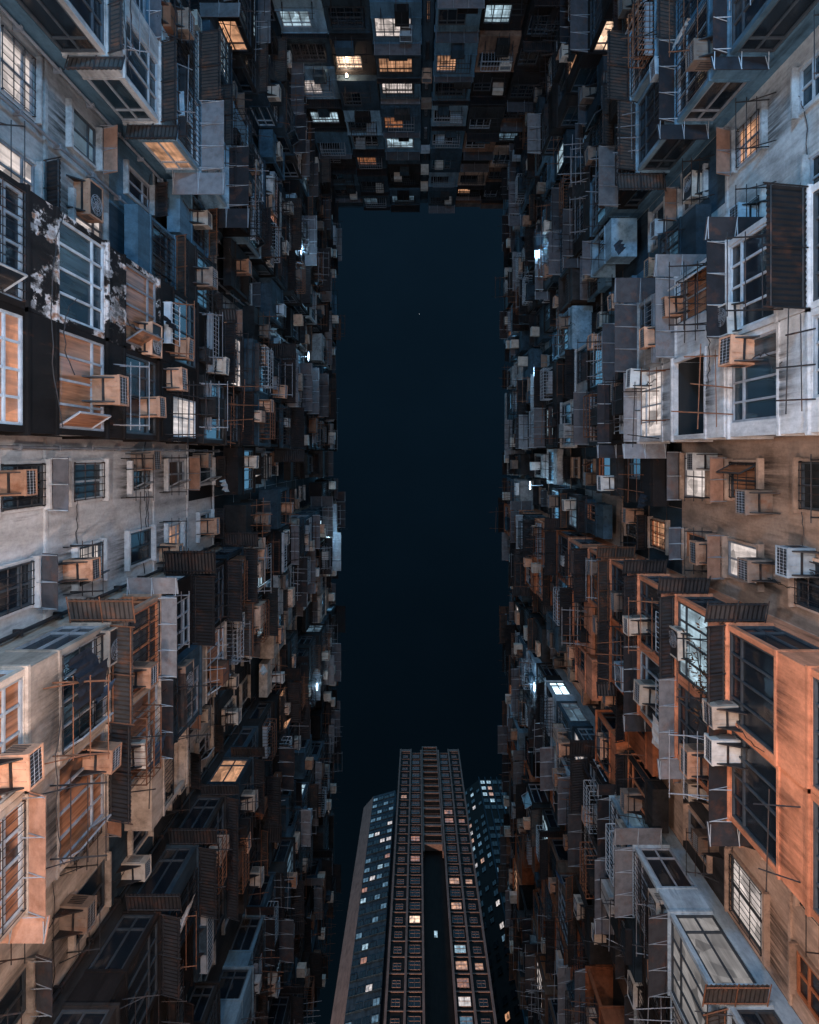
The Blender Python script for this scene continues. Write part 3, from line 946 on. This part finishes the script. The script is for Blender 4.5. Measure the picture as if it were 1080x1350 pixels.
spec('R', 3, 'rust brown block', 'rust-brown tenement block with dark glazed boxes, near the far towers on the right',
     ['orange_dk', 'brown', 'dark', 'brown', 'orange_dk'], 'brown', 'brown', W_WARM, W_WARM, CN, T_RUST, 49.4, acp=.4, high=['orange_dk', 'dark', 'brown', 'orange_dk'])
spec('R', 4, 'faded orange block', 'faded orange and brown tenement block beside the far glass tower',
     ['orange_dk', 'brown', 'dark', 'orange_dk'], 'brown', 'brown', W_WARM, W_WARM, CN, T_RUST, 49.2, acp=.3, high=['orange_dk', 'dark', 'brown', 'orange_dk'])

ROOTS = {k: tenement(k[0], k[1], s) for k, s in BLOCKS.items()}

# ------------------------------------------------------------------ the end wall
def end_block(x0, cols, nick, label, mats, recess, wins, tones, top, seed):
    yw = -23.55
    w_all = sum(c[0] for c in cols)
    root = link('end_block', None, None, (x0, yw, 0), 0)
    tag(root, label, 'apartment block', 'tenement blocks around the courtyard')
    b = MB()
    b.box(.003, w_all - .003, -7, 0, 0, top, 0)
    xx = 0
    for (w, d, bay) in cols:
        b.box(xx + .05, xx + w - .05, 0.003, .45, 0, top - .3 - .1 * bay, 0)
        b.box(xx + .02, xx + w - .02, 0.004, d + .1, top - .29, top + random.Random(f'{seed}{xx}').choice([.1, .35, .6, .2]), 1)
        xx += w
    link('wall', b.mesh('wall', [recess, mats[0]]), root)
    xx = 0
    for ci, (w, d, bay) in enumerate(cols):
        for k in range(2, int((top - F0 - 2.0) / PITCH) + 1):
            r = random.Random(f'{seed}{ci}{k}')
            z = F0 + k * PITCH
            xc = xx + w / 2
            if bay:
                dep = round(d + r.choice([-.35, -.15, 0, .2, .4]), 2)
                hs = r.choice([1.0, 1.1, 1.25])
                balcony(root, xc, w - .06, z - .9, dep, hs, 2.4, 2.785, r.choice(mats), False, False, r.choice(wins),
                        r.choice(['plain', 'panel', 'plain']), r.choice([.85, .7, .55]), r.random() < .5)
                if r.random() < .65:
                    kd = r.random() < .5
                    link('canopy', canopy_mesh(w - .1, r.choice([.4, .7]), 'plain' if kd else 'ribbed', False, False, 'sheet' if kd else 'tin_dk', 'steel' if kd else 'iron'), root, (xc, dep + .065, z + 1.83))
                if r.random() < .5:
                    link('flower_cage', cage_mesh(1.7, .5, .8, r.choice(['iron', 'iron', 'steel'])), root, (xc, dep + .06, z - .9 + hs - .1))
                if r.random() < .5:
                    link('storage_locker', locker_mesh(r.choice([.7, 1.0]), .4, r.choice([.6, .9]), r.choice(['dark', 'teal_dk', 'sooty'])), root, (xc + r.uniform(-.6, .6), dep + .003, z - .8))
                if r.random() < .3:
                    want_ac(root, (xc + r.choice([-.5, .5]), dep - .1, z + r.choice([.1, .6])), r.choice(tones), (nick, f'{ORD[k + 2]} storey up', f'{ORD[ci]} column'))
                if r.random() < .6:
                    link('drying_rack', rack_mesh(1.5, .8, 'iron'), root, (xc, dep, z - .25))
            else:
                ww = min(1.2, w - .5)
                add_window(root, root, (xc, .48, z + .1), 0, ww, 1.35, 2, .7, *r.choice(wins), r.random() < .4, 0, 'recess')
                if r.random() < .5:
                    want_ac(root, (xc, .46, z - .4), r.choice(tones), (nick, f'{ORD[k + 2]} storey up', f'{ORD[ci]} column'))
        xx += w
    return root

ROOTS['E0'] = end_block(-8.9, [(1.6, .6, 0), (2.5, 1.0, 1), (2.4, 1.15, 1), (2.6, 1.0, 1), (.7, .5, 0), (2.4, 1.1, 1)], 'blue end block',
          'blue-grey tenement block closing the courtyard end, with the star-bright window', ['teal_dk', 'teal', 'dark', 'teal', 'teal_lt', 'teal_dk'], 'teal_dk',
          W_DARK[:3], T_COOL, 53.0, 'end blue')
ROOTS['E1'] = end_block(3.3, [(2.3, 1.0, 1), (2.3, 1.05, 1), (1.0, .6, 0)], 'brown end block',
          'brownish tenement block closing the courtyard end, beside the blue-grey one', ['brown', 'dark', 'sooty', 'brown', 'tan'], 'sooty',
          W_DARK[:3], T_MIX, 52.6, 'end brown')

# ------------------------------------------------------------------ lit windows, matched to the photograph
LIT = [
    (15, 90, 'recess', 'white_l'), (15, 205, 'recess', 'white_l'), (112, 270, 'recess', 'white_l'), (115, 190, 'recess', 'cool_dim'),
    (300, 40, 'side', 'warm'), (265, 283, 'side', 'warm'), (205, 220, 'side', 'warm'), (400, 38, None, 'cool'), (422, 128, None, 'white_l'),
    (455, 95, 'front', 'warm_hi'), (490, 97, 'front', 'warm'), (535, 185, 'front', 'cool'), (527, 86, 'front', 'white_l'), (545, 86, 'front', 'white_l'),
    (522, 36, 'front', 'white_l'), (533, 157, None, 'amber'), 
    (478, 215, None, 'amber'), (480, 260, None, 'cool_dim'), (605, 257, None, 'warm'), 
    
    (275, 410, None, 'warm_hi'), (297, 420, None, 'warm'), (315, 480, None, 'white_l'), (245, 560, 'front', 'white_l'), (10, 480, 'front', 'amber'),
    (400, 592, None, 'cool_hi'), (432, 705, None, 'cool_hi'), (360, 750, None, 'cool'), (320, 1025, None, 'warm'), (390, 908, None, 'warm_hi'), (393, 1048, None, 'cool'),
    (120, 715, 'recess', 'white_l'), (240, 700, None, 'warm'), (355, 385, None, 'warm'), (415, 380, None, 'cool_dim'), (438, 1070, None, 'white_l'),
    (805, 45, 'side', 'warm_hi'), (835, 30, 'front', 'warm'), (1000, 200, 'recess', 'warm'), (740, 206, None, 'cool'), (865, 545, 'front', 'white_l'), (926, 632, 'recess', 'white_l'),
    (993, 742, 'recess', 'white_l'), (915, 825, 'front', 'cool'), (875, 697, None, 'warm'), (730, 915, None, 'cool_hi'), (750, 930, None, 'cool_dim'), (760, 690, None, 'cool_dim'),
    (690, 910, None, 'warm'), (693, 320, None, 'cool'), (775, 395, None, 'warm'), (735, 400, None, 'amber'), (672, 420, None, 'amber'), (825, 1070, None, 'cool_dim'),
    (430, 740, None, 'cool_dim'), (410, 650, None, 'cool_dim'), (680, 560, None, 'cool_dim'), (700, 640, None, 'cool_dim'), (665, 900, None, 'warm'), (440, 890, None, 'white_l'),
    (355, 1290, None, 'white_l'), (420, 830, None, 'cool_dim'), (685, 1000, None, 'warm'),
]
def set_pane(o, m):
    s = o.material_slots[1]
    s.link = 'OBJECT'
    s.material = M[m]
for px, py, face, m in LIT:
    best = None
    for rec in WINS:
        if rec[3] or (face and rec[2] != face):
            continue
        q = proj(rec[1])
        d = math.hypot(q[0] - px, q[1] - py)
        if d < 34 and (best is None or d < best[0]):
            best = (d, rec)
    if best:
        best[1][3] = True
        set_pane(best[1][0], m)
        best[1][0]['label'] = 'lit window'
rl = random.Random(5)
for rec in WINS:
    if not rec[3] and rec[2] != 'side':
        q = proj(rec[1])
        rr = max(abs(q[0] - 551), 1)
        if rec[1][1] < -21 and rl.random() < .14:
            rec[3] = True
            set_pane(rec[0], rl.choice(['cool_dim', 'cool', 'amber', 'white_l', 'warm', 'cool_dim']))
        elif rr < 300 and rl.random() < (.085 if rr < 220 else .04):
            rec[3] = True
            set_pane(rec[0], rl.choice(['cool_dim', 'cool_dim', 'amber', 'cool', 'warm', 'white_l']))

# ------------------------------------------------------------------ place the air conditioners
TONE = {'ac_dark': 'grimy', 'ac_beige': 'beige', 'ac_rust': 'rusty orange', 'ac_white': 'white', 'ac_blue': 'bluish'}
def in_frame(p, mrg=12):
    q = proj(p)
    return -mrg < q[0] < 1080 + mrg and -mrg < q[1] < 1350 + mrg
vis = [a for a in ACS if in_frame(a[0])]
vis.sort(key=lambda a: a[0][2])
used = {}
rest = MB()
for n, (p, a, tone, (nick, storey, place)) in enumerate(vis):
    fan = random.Random(n * 3).random() < .2
    cm, gm, km = ac_meshes(tone, fan)
    if n < 290:
        rv = random.Random(n * 7 + 1)
        o = link('air_conditioner', cm, None, p, a + rv.uniform(-.05, .05))
        o.rotation_euler.x = rv.uniform(-.05, .03)
        o.scale = (rv.uniform(.85, 1.12), rv.uniform(.85, 1.08), rv.uniform(.85, 1.1))
        if n < 200:
            link('grille', gm, o)
            link('bracket', km, o)
            if rv.random() < .45:
                link('drain_hose', hose_mesh(rv.randrange(5)), o, (.2, .1, 0))
        lab = f'{TONE[tone]} air conditioner, {nick}, {storey}, {place}'
        if fan:
            lab = lab.replace('air conditioner', 'round-fan air conditioner')
        tag(o, lab, 'air conditioner', 'air conditioners on the tenement walls')
    else:
        b2 = MB()
        rest.v  # collected below
        ca, sa = math.cos(a), math.sin(a)
        base = len(rest.v)
        b2.box(-.31, .31, -.05, .63, 0, .42)
        rest.v += [(p[0] + x * ca - y * sa, p[1] + x * sa + y * ca, p[2] + z) for x, y, z in b2.v]
        rest.f += [tuple(base + i for i in f) for f in b2.f]
        rest.m += b2.m
if rest.v:
    o = link('far_air_conditioners', rest.mesh('far_air_conditioners', ['ac_beige']))
    tag(o, 'tiny air conditioners on the topmost storeys near the sky', 'air conditioners', None, 'stuff')

# ------------------------------------------------------------------ washing, plant, bulb, star
def at(px, py, d, out=0):
    """world point on a side wall plane at distance d from the camera axis"""
    s = 1 if px > 551 else -1
    h = 750 * d / abs(px - 551)
    return Vector((s * d, (py - 600) * h / 750, h + EYE))

def cloth(px, py, d, w, h, mat, label, seed, group='washing hung out of the windows'):
    r = random.Random(seed)
    b = MB()
    n, m = 9, 7
    P = [[((i / n - .5) * w * (1 - .1 * j / m), .06 * math.sin(i * 1.9 + seed) * (j / m) + r.uniform(-.01, .01), -h * j / m - .03 * math.sin(i * 1.1)) for i in range(n + 1)] for j in range(m + 1)]
    for j in range(m):
        for i in range(n):
            b.quad(P[j][i], P[j][i + 1], P[j + 1][i + 1], P[j + 1][i])
    p = at(px, py, d)
    o = link('hanging_cloth', b.mesh('hanging_cloth', [mat]), None, p, r.uniform(-.6, .6) + PI / 2)
    return tag(o, label, 'laundry', group)
WASH = [(300, 640, 7.3, 'beige'), (232, 430, 7.2, 'peeling black'), (215, 985, 7.3, 'beige'), (320, 250, 7.2, 'blue grey'), (842, 660, 7.6, 'whitewashed'),
        (812, 330, 7.2, 'steel blue'), (860, 960, 7.1, 'orange'), (770, 1010, 7.2, 'orange'), (735, 1150, 7.2, 'pale'), (350, 880, 7.2, 'beige'), (285, 760, 7.2, 'beige')]
for i, (px, py, d, nk) in enumerate(WASH):
    ht = ['low', 'middle', 'upper'][min(2, int((750 * d / abs(px - 551) - 11) / 8))]
    cl = [('cloth_w', 'white'), ('cloth_d', 'black'), ('cloth_b', 'navy')][i % 3]
    nm = ['shirt', 'towel', 'sheet', 'pair of trousers'][i % 4]
    cloth(px, py, d, [.5, .4, .9, .45][i % 4], [.6, .7, .8, .9][i % 4], cl[0], f'{cl[1]} {nm} drying outside the {nk} block on a {ht} storey', 20 + i)
cloth(252, 1195, 7.0, .9, 1.0, 'cloth_w', 'white cloth twisted on a line beside the unlit charcoal block', 1)
cloth(140, 890, 6.9, .8, 1.1, 'cloth_d', 'black jacket hung before the barred window of the beige block', 2)
cloth(148, 905, 7.1, .45, .55, 'cloth_b', 'blue shirt hung below the black jacket', 3)
cloth(128, 868, 6.95, .6, .8, 'cloth_d', 'dark trousers hung under the air conditioner of the beige block', 4)
cloth(888, 60, 6.9, .5, .7, 'cloth_w', 'white towel hung by the steel blue block', 5)

def plant(p, label):
    r = random.Random(3)
    root = link('potted_plant', None, None, p)
    tag(root, label, 'plant', None)
    b = MB()
    b.bar((0, 0, 0), (0, 0, .16), .13, 0, 8)
    link('pot', b.mesh('pot', ['clay']), root)
    f = MB()
    for i in range(260):
        d = Vector((r.gauss(0, .28), r.gauss(0, .55), abs(r.gauss(.2, .16)) + .05))
        u = Vector((r.uniform(-1, 1), r.uniform(-1, 1), r.uniform(-1, 1))).normalized() * .07
        v = u.orthogonal().normalized() * .035
        f.quad(d - u, d + v, d + u, d - v)
    for i in range(14):
        f.bar((0, 0, .12), (r.gauss(0, .2), r.gauss(0, .4), r.uniform(.2, .45)), .008)
    link('foliage', f.mesh('foliage', ['leaf']), root)
    return root
plant(Vector((7.2, 5.55, 13.74 + EYE)), 'dry brown plant sprawling over a canopy of the orange block')

st = MB()
st.bar((-.12, 0, 0), (.12, 0, 0), .14, 0, 8)
o = link('star', st.mesh('star', ['star']), None, Vector((2, -187, 750)) * .4)
o.location = Vector(((553 - 551) / 750 * 300, (414 - 600) / 750 * 300, 300 + EYE))
tag(o, 'single tiny white star in the upper half of the sky', 'star')

# ------------------------------------------------------------------ far towers
def tower_central():
    Y, H = 76.0, 146.0 + EYE
    root = link('high_rise_tower', None, None, (3.0, Y, 0), PI)      # local x = -X, local y towards the camera
    tag(root, 'tall slate high-rise with a dark central slot and scattered warm windows', 'tower')
    fl = 2.8
    b = MB()
    # local columns: x from -7.45 .. 7.45 ; photo right = negative x
    b.box(-7.4, 7.4, -14, -1.2, 0, H - 1.2, 1)
    b.box(2.15, 7.4, -1.2, 0, 0, H - .6, 1)
    b.box(-7.4, -2.15, -1.2, 0, 0, H - .6, 1)
    for x in (-7.4, -4.8, -2.2, 2.2, 4.8, 7.4):
        b.box(x - .17, x + .17, -.1, .26, 0, H + (.7 if abs(x) > 3 else .2), 0)
    nf = int((H - 60) / fl)
    for i in range(nf + 1):
        z = H - 1.0 - i * fl
        for (xa, xb) in ((-7.22, -4.98), (-4.62, -2.38), (2.38, 4.62), (4.98, 7.22)):
            b.box(xa, xb, -.1, .1, z - .16, z, 0)
    b.box(-7.3, -4.9, -1, .2, H - .5, H + .6, 0)
    b.box(4.9, 7.3, -1, .2, H - .5, H + .6, 0)
    for s in (-1, 1):                                               # bay stacks on the flanks
        for y in (-3, -6, -9):
            xa, xb = sorted((s * 7.4, s * 7.9))
            b.box(xa, xb, y - .8, y + .8, 0, H - 3, 1)
    link('wall', b.mesh('wall', ['slate', 'slate_dk']), root)
    c = MB()
    c.box(-1.95, -1.75, -1.2, .1, H - 37, H + 2.2)
    c.box(1.75, 1.95, -1.2, .1, H - 37, H + 2.2)
    c.box(-1.75, 1.75, -1.2, .1, H + 1.7, H + 2.2)
    c.box(-1.75, 1.75, -1.2, .0, H + .2, H + .6)
    link('roof_frame', c.mesh('roof_frame', ['slate']), root)
    for i in range(13):
        z = H - 1.4 - i * fl
        q = MB()
        q.box(-1.75, 1.75, -1.2, .05, 0, .55)
        for j in range(8):
            x = -1.6 + 3.2 * j / 7
            q.bar((x, .0, .55), (x, .0, 1.1), .03)
        q.bar((-1.7, 0, 1.1), (1.7, 0, 1.1), .05)
        link('balcony', cached('tower balcony', lambda: q.mesh('balcony', ['slate'])), root, (0, 0, z))
    litw = {(8, -3.5): 'amber', (11, 3.5): 'amber', (15, -3.5): 'warm', (15, -6.1): 'warm', (17, -3.5): 'warm', (18, 3.5): 'warm_hi', (20, -3.5): 'cool',
            (21, -3.5): 'warm', (21, -6.1): 'warm', (23, -3.5): 'white_l', (9, -3.5): 'amber', (9, -6.1): 'amber', (24, -3.5): 'cool_dim', (6, 6.1): 'warm', (22, -3.5): 'amber', (13, 3.5): 'amber'}
    k = 0
    for i in range(nf):
        for x in (-6.1, -3.5, 3.5, 6.1):
            z = H - 1.0 - (i + 1) * fl + .55
            if k < 100:
                w = 1.75 if abs(x) < 4 else 1.25
                o = link('window', window_mesh(w, 1.45 if abs(x) < 4 else 1.1, 2, .55, 'slate', 'glass_twr'), root, (x, .03, z))
                m = litw.get((i, x))
                if m:
                    set_pane(o, m)
                    o['label'] = 'lit window'
                k += 1
    # lights down the central slot
    for i, z in enumerate((H - 55, H - 72, H - 80)):
        q = MB()
        q.box(-.25, .25, -1.18, -1.1, 0, 1.2)
        link('stair_light', cached('stair light', lambda: q.mesh('stair_light', ['cool'])), root, (.1, 0, z))
    return root
tower_central()

def wall_windows(root, a, b, z0, z1, nx, fl, w, h, mats, pl, seed, frame, n_part=95):
    """rows of windows between local points a and b; those low in the list become one stuff part"""
    r = random.Random(seed)
    a, b = Vector((a[0], a[1], 0)), Vector((b[0], b[1], 0))
    d = b - a
    ang = math.atan2(d.y, d.x)
    cells = []
    z = z0
    while z < z1 - fl * .7:
        for i in range(nx):
            cells.append((a + d * ((i + .5) / nx), z))
        z += fl
    r.shuffle(cells)
    lit_cells = cells[:int(len(cells) * pl)]
    rest_cells = cells[len(lit_cells):]
    parts = lit_cells[:n_part // 2] + rest_cells[:n_part - min(len(lit_cells), n_part // 2)]
    for i, (p, z) in enumerate(parts):
        o = link('window', window_mesh(w, h, 2, 0, frame, 'glass_twr'), root, (p.x, p.y, z), ang + PI)
        o.location += Vector((0, 0, 0))
        if i < len(lit_cells[:n_part // 2]):
            set_pane(o, r.choice(mats))
            o['label'] = 'lit window'
    others = rest_cells[n_part - min(len(lit_cells), n_part // 2):]
    if others:
        q = MB()
        ca, sa = math.cos(ang + PI), math.sin(ang + PI)
        for p, z in others:
            t = MB()
            t.box(-w / 2, w / 2, -.02, .02, 0, h, 1)
            t.box(-w / 2, w / 2, .02, .06, -.06, 0, 0)
            t.box(-.03, .03, .02, .06, 0, h, 0)
            base = len(q.v)
            q.v += [(p.x + x * ca - y * sa, p.y + x * sa + y * ca, z + zz) for x, y, zz in t.v]
            q.f += [tuple(base + i for i in f) for f in t.f]
            q.m += t.m
        o = link('window', q.mesh('window', [frame, 'glass_twr']), root)
        o['kind'] = 'stuff'

def prism(b, pts, z0, z1, mis):
    n = len(pts)
    for i in range(n):
        p, q = pts[i], pts[(i + 1) % n]
        b.quad((*p, z0), (*q, z0), (*q, z1), (*p, z1), mis[i])
    k = len(b.v)
    b.v += [(*p, z1) for p in pts]
    b.f.append(tuple(range(k, k + n)))
    b.m.append(mis[0])

def tower_slab():
    H = 150 + EYE
    root = link('slab_tower', None, None, (-11.7, 90, 0))
    tag(root, 'slab tower with blank brown gable and blue glazed front beside the slate high-rise', 'tower')
    P = [(-2.6, 3.0), (0, 0), (5.7, -1.6), (9, 8), (2, 12)]
    b = MB()
    prism(b, P, 0, H, [0, 1, 1, 1, 1])
    link('wall', b.mesh('wall', ['gable', 'teal_dk']), root)
    q = MB()
    d = (Vector((5.7, -1.6)) - Vector((0, 0)))
    for i in range(1, 40):
        t = .02
        z = 60 + i * 2.8
        if z < H - 1:
            nrm = Vector((-d.y, d.x)).normalized() * -1
            a, e = Vector((0, 0)) + nrm * .03, Vector((5.7, -1.6)) + nrm * .03
            q.bar((a.x, a.y, z - .6), (e.x, e.y, z - .6), .11)
    link('floor_band', q.mesh('floor_band', ['teal_dk']), root)
    nrm = Vector((d.y, -d.x)).normalized() * -1
    nrm = Vector((-1.6, -5.7)).normalized() * .05
    wall_windows(root, (nrm.x, nrm.y), (5.7 + nrm.x, -1.6 + nrm.y), 62, H, 4, 2.8, 1.2, 1.5, ['cool_dim', 'cool', 'cool_dim', 'amber', 'cool_dim', 'white_l', 'cool_dim'], .42, 'slab', 'teal_dk', 99)
    return root
tower_slab()

def tower_glass():
    H = 172 + EYE
    root = link('glass_tower', None, None, (13.5, 98, 0))
    tag(root, 'dark teal glass tower with scattered lights, half hidden behind the rust-brown block', 'tower')
    b = MB()
    prism(b, [(0, 4), (5, 0), (14, 0), (16, 12), (0, 14)], 0, H, [0] * 5)
    link('wall', b.mesh('wall', ['slate_dk']), root)
    q = MB()
    for i in range(6):
        x = 5 + 9 * i / 5
        q.box(x - .12, x + .12, -.2, -.01, 0, H + 1)
    link('fin', q.mesh('fin', ['teal_dk']), root)
    wall_windows(root, (5, -.05), (14, -.05), 90, H, 5, 3.0, 1.3, 1.7, ['cool', 'cool', 'white_l', 'warm', 'cool_dim'], .4, 'glass', 'slate_dk', 60)
    wall_windows(root, (-.04, 3.95), (4.96, -.05), 90, H, 3, 3.0, 1.1, 1.5, ['cool', 'cool', 'white_l', 'warm', 'cool_dim'], .4, 'glass flank', 'slate_dk', 40)
    return root
tower_glass()

# ------------------------------------------------------------------ ground
b = MB()
b.quad((-900, -900, 0), (900, -900, 0), (900, 900, 0), (-900, 900, 0))
tag(link('ground', b.mesh('ground', ['ground'])), 'grey courtyard paving', None, None, 'structure')

# ------------------------------------------------------------------ light
w = D.worlds.new('World')
scene.world = w
w.use_nodes = True
nt = w.node_tree
bg = nt.nodes['Background']
sky = nt.nodes.new('ShaderNodeTexSky')
sky.sky_type = 'NISHITA'
sky.sun_disc = False
sky.sun_elevation = R(-3.0)
sky.sun_rotation = R(180)
mx = mixrgb(nt, 1.0, sky.outputs[0], (.22, .42, .40), 'MULTIPLY')
# night sky a little brighter towards the end wall, where the town lies
tc = nt.nodes.new('ShaderNodeTexCoord')
sp = nt.nodes.new('ShaderNodeSeparateXYZ')
nt.links.new(tc.outputs['Generated'], sp.inputs[0])
town = ramp(nt, sp.outputs['Y'], [(0.0, (.022, .070, .138)), (.47, (.003, .016, .034))])
mr = node(nt, 'ShaderNodeMapRange')
for i, v in ((1, -.45), (2, .55), (3, 0.0), (4, .5)):
    mr.inputs[i].default_value = v
nt.links.new(sp.outputs['Y'], mr.inputs[0])
nt.links.new(mr.outputs[0], town.node.inputs[0])
mx = mixrgb(nt, 1.0, mx, town, 'ADD')
cl = noise(nt, tc.outputs['Generated'], 3.0, 6, .55)      # thin high haze
mx = mixrgb(nt, 1.0, mx, ramp(nt, cl, [(.3, G(.88)), (.7, G(1.16))]), 'MULTIPLY')
nt.links.new(mx, bg.inputs[0])
bg.inputs[1].default_value = .12

def lamp(name, typ, loc, power, col, size):
    l = D.lights.new(name, typ)
    l.energy = power
    l.color = col
    if typ == 'POINT':
        l.shadow_soft_size = size
    o = D.objects.new(name, l)
    o.location = loc
    COL.objects.link(o)
    return o

s = lamp('night_glow', 'SUN', (0, 0, 80), 2.2, (.22, .60, 1.0), 0)
s.data.angle = R(80)
s.rotation_euler = (R(22), 0, 0)
lamp('street_lamp_light', 'POINT', (-4.0, 6.5, 4.5), 3400, (1.0, .77, .66), .5)
lamp('street_lamp_light', 'POINT', (4.0, 7.5, 4.5), 2500, (1.0, .69, .54), .5)
lamp('street_lamp_light', 'POINT', (-3.6, -1.0, 4.5), 2500, (.74, .86, 1.0), .5)
lamp('street_lamp_light', 'POINT', (4.0, -2.0, 4.5), 2200, (.84, .89, 1.0), .5)
lamp('street_lamp_light', 'POINT', (0, -13.0, 2.0), 9000, (.16, .54, 1.0), .6)
lamp('street_lamp_light', 'POINT', (-1.5, 22.0, 2.0), 1000, (1.0, .52, .33), .6)
fl = lamp('gable_fill_spot', 'SPOT', (-26.0, 64.0, 8.0), 300000, (1.0, .70, .55), 1.0)  # unseen spot added to brighten the slab tower's gable, for town street lights
fl.data.spot_size = R(50)
fl.data.spot_blend = .6
fl.data.shadow_soft_size = 1.0
fl.rotation_euler = (Vector((-8, 88, 120)) - Vector((-26, 64, 8))).to_track_quat('-Z', 'Y').to_euler()

# two glaring fluorescent lamps; the small ones are added for blue fill light
def wall_lamp(px, py, label, power, col=(.38, .70, 1.0)):
    p = at(px, py, 7.4)
    sx = -1 if p.x < 0 else 1
    root = link('wall_lamp', None, None, p, PI / 2 if sx > 0 else -PI / 2)
    tag(root, label, 'lamp', 'fluorescent lamps on the upper storeys')
    q = MB()
    q.box(-.3, .3, .29, .37, .0, .05)
    q.bar((0, -.5, .1), (0, .33, .05), .025)
    link('lamp_arm', q.mesh('lamp_arm', ['steel']), root)
    q = MB()
    q.bar((-.25, .33, -.04), (.25, .33, -.04), .03, 0, 8)
    link('tube', q.mesh('tube', ['tube']), root)
    lamp('wall_lamp_light', 'POINT', p + Vector((-sx * .45, 0, -.15)), power, col, .12)
bulb = link('bare_bulb', None, None, (-4.15, -22.15, 33.1 + EYE))
tag(bulb, 'bare bulb glaring under a canopy of the blue-grey end block', 'lamp')
q = MB()
q.bar((0, -.02, .0), (0, .02, .16), .06, 0, 8)
link('glass_bulb', q.mesh('glass_bulb', ['bulb']), bulb)
q = MB()
q.bar((0, -.9, .3), (0, 0, .16), .02)
q.bar((0, 0, .15), (0, 0, .24), .05, 0, 8)
link('lamp_arm', q.mesh('lamp_arm', ['iron']), bulb)
lamp('bulb_light', 'POINT', (-4.15, -22.05, 32.9 + EYE), 130, (1.0, .72, .50), .12)
wall_lamp(428, 706, 'glaring fluorescent lamp on the top storeys of the beige block', 400)
wall_lamp(400, 470, 'small added blue fill lamp high on the peeling black block', 190)
wall_lamp(412, 905, 'small added blue fill lamp high on the slate block', 190)
wall_lamp(390, 330, 'small added blue fill lamp high on the dark teal corner block', 190)
wall_lamp(706, 640, 'small added blue fill lamp high on the orange block', 190)
wall_lamp(712, 490, 'small added blue fill lamp high on the whitewashed block', 190)
wall_lamp(712, 905, 'glaring fluorescent lamp on the upper storeys of the rust-brown block', 400)
wall_lamp(718, 335, 'small added blue fill lamp high on the teal corner block', 190)

# ------------------------------------------------------------------ camera
cam = D.cameras.new('camera')
cam.sensor_fit = 'VERTICAL'
cam.sensor_height = 24.0
cam.lens = 24.0 * 750 / 1350
cam.shift_x = -11 / 1350
cam.shift_y = -75 / 1350
cam.clip_start = .05
cam.clip_end = 3000
co = D.objects.new('camera', cam)
co.location = (0, 0, EYE)
co.rotation_euler = (PI, 0, 0)
COL.objects.link(co)
scene.camera = co

scene.view_settings.view_transform = 'Standard'
scene.view_settings.look = 'None'
scene.view_settings.exposure = 0
scene.view_settings.gamma = 1
scene.cycles.use_denoising = True
scene.cycles.sample_clamp_indirect = 3.0
scene.cycles.max_bounces = 5
scene.cycles.diffuse_bounces = 2
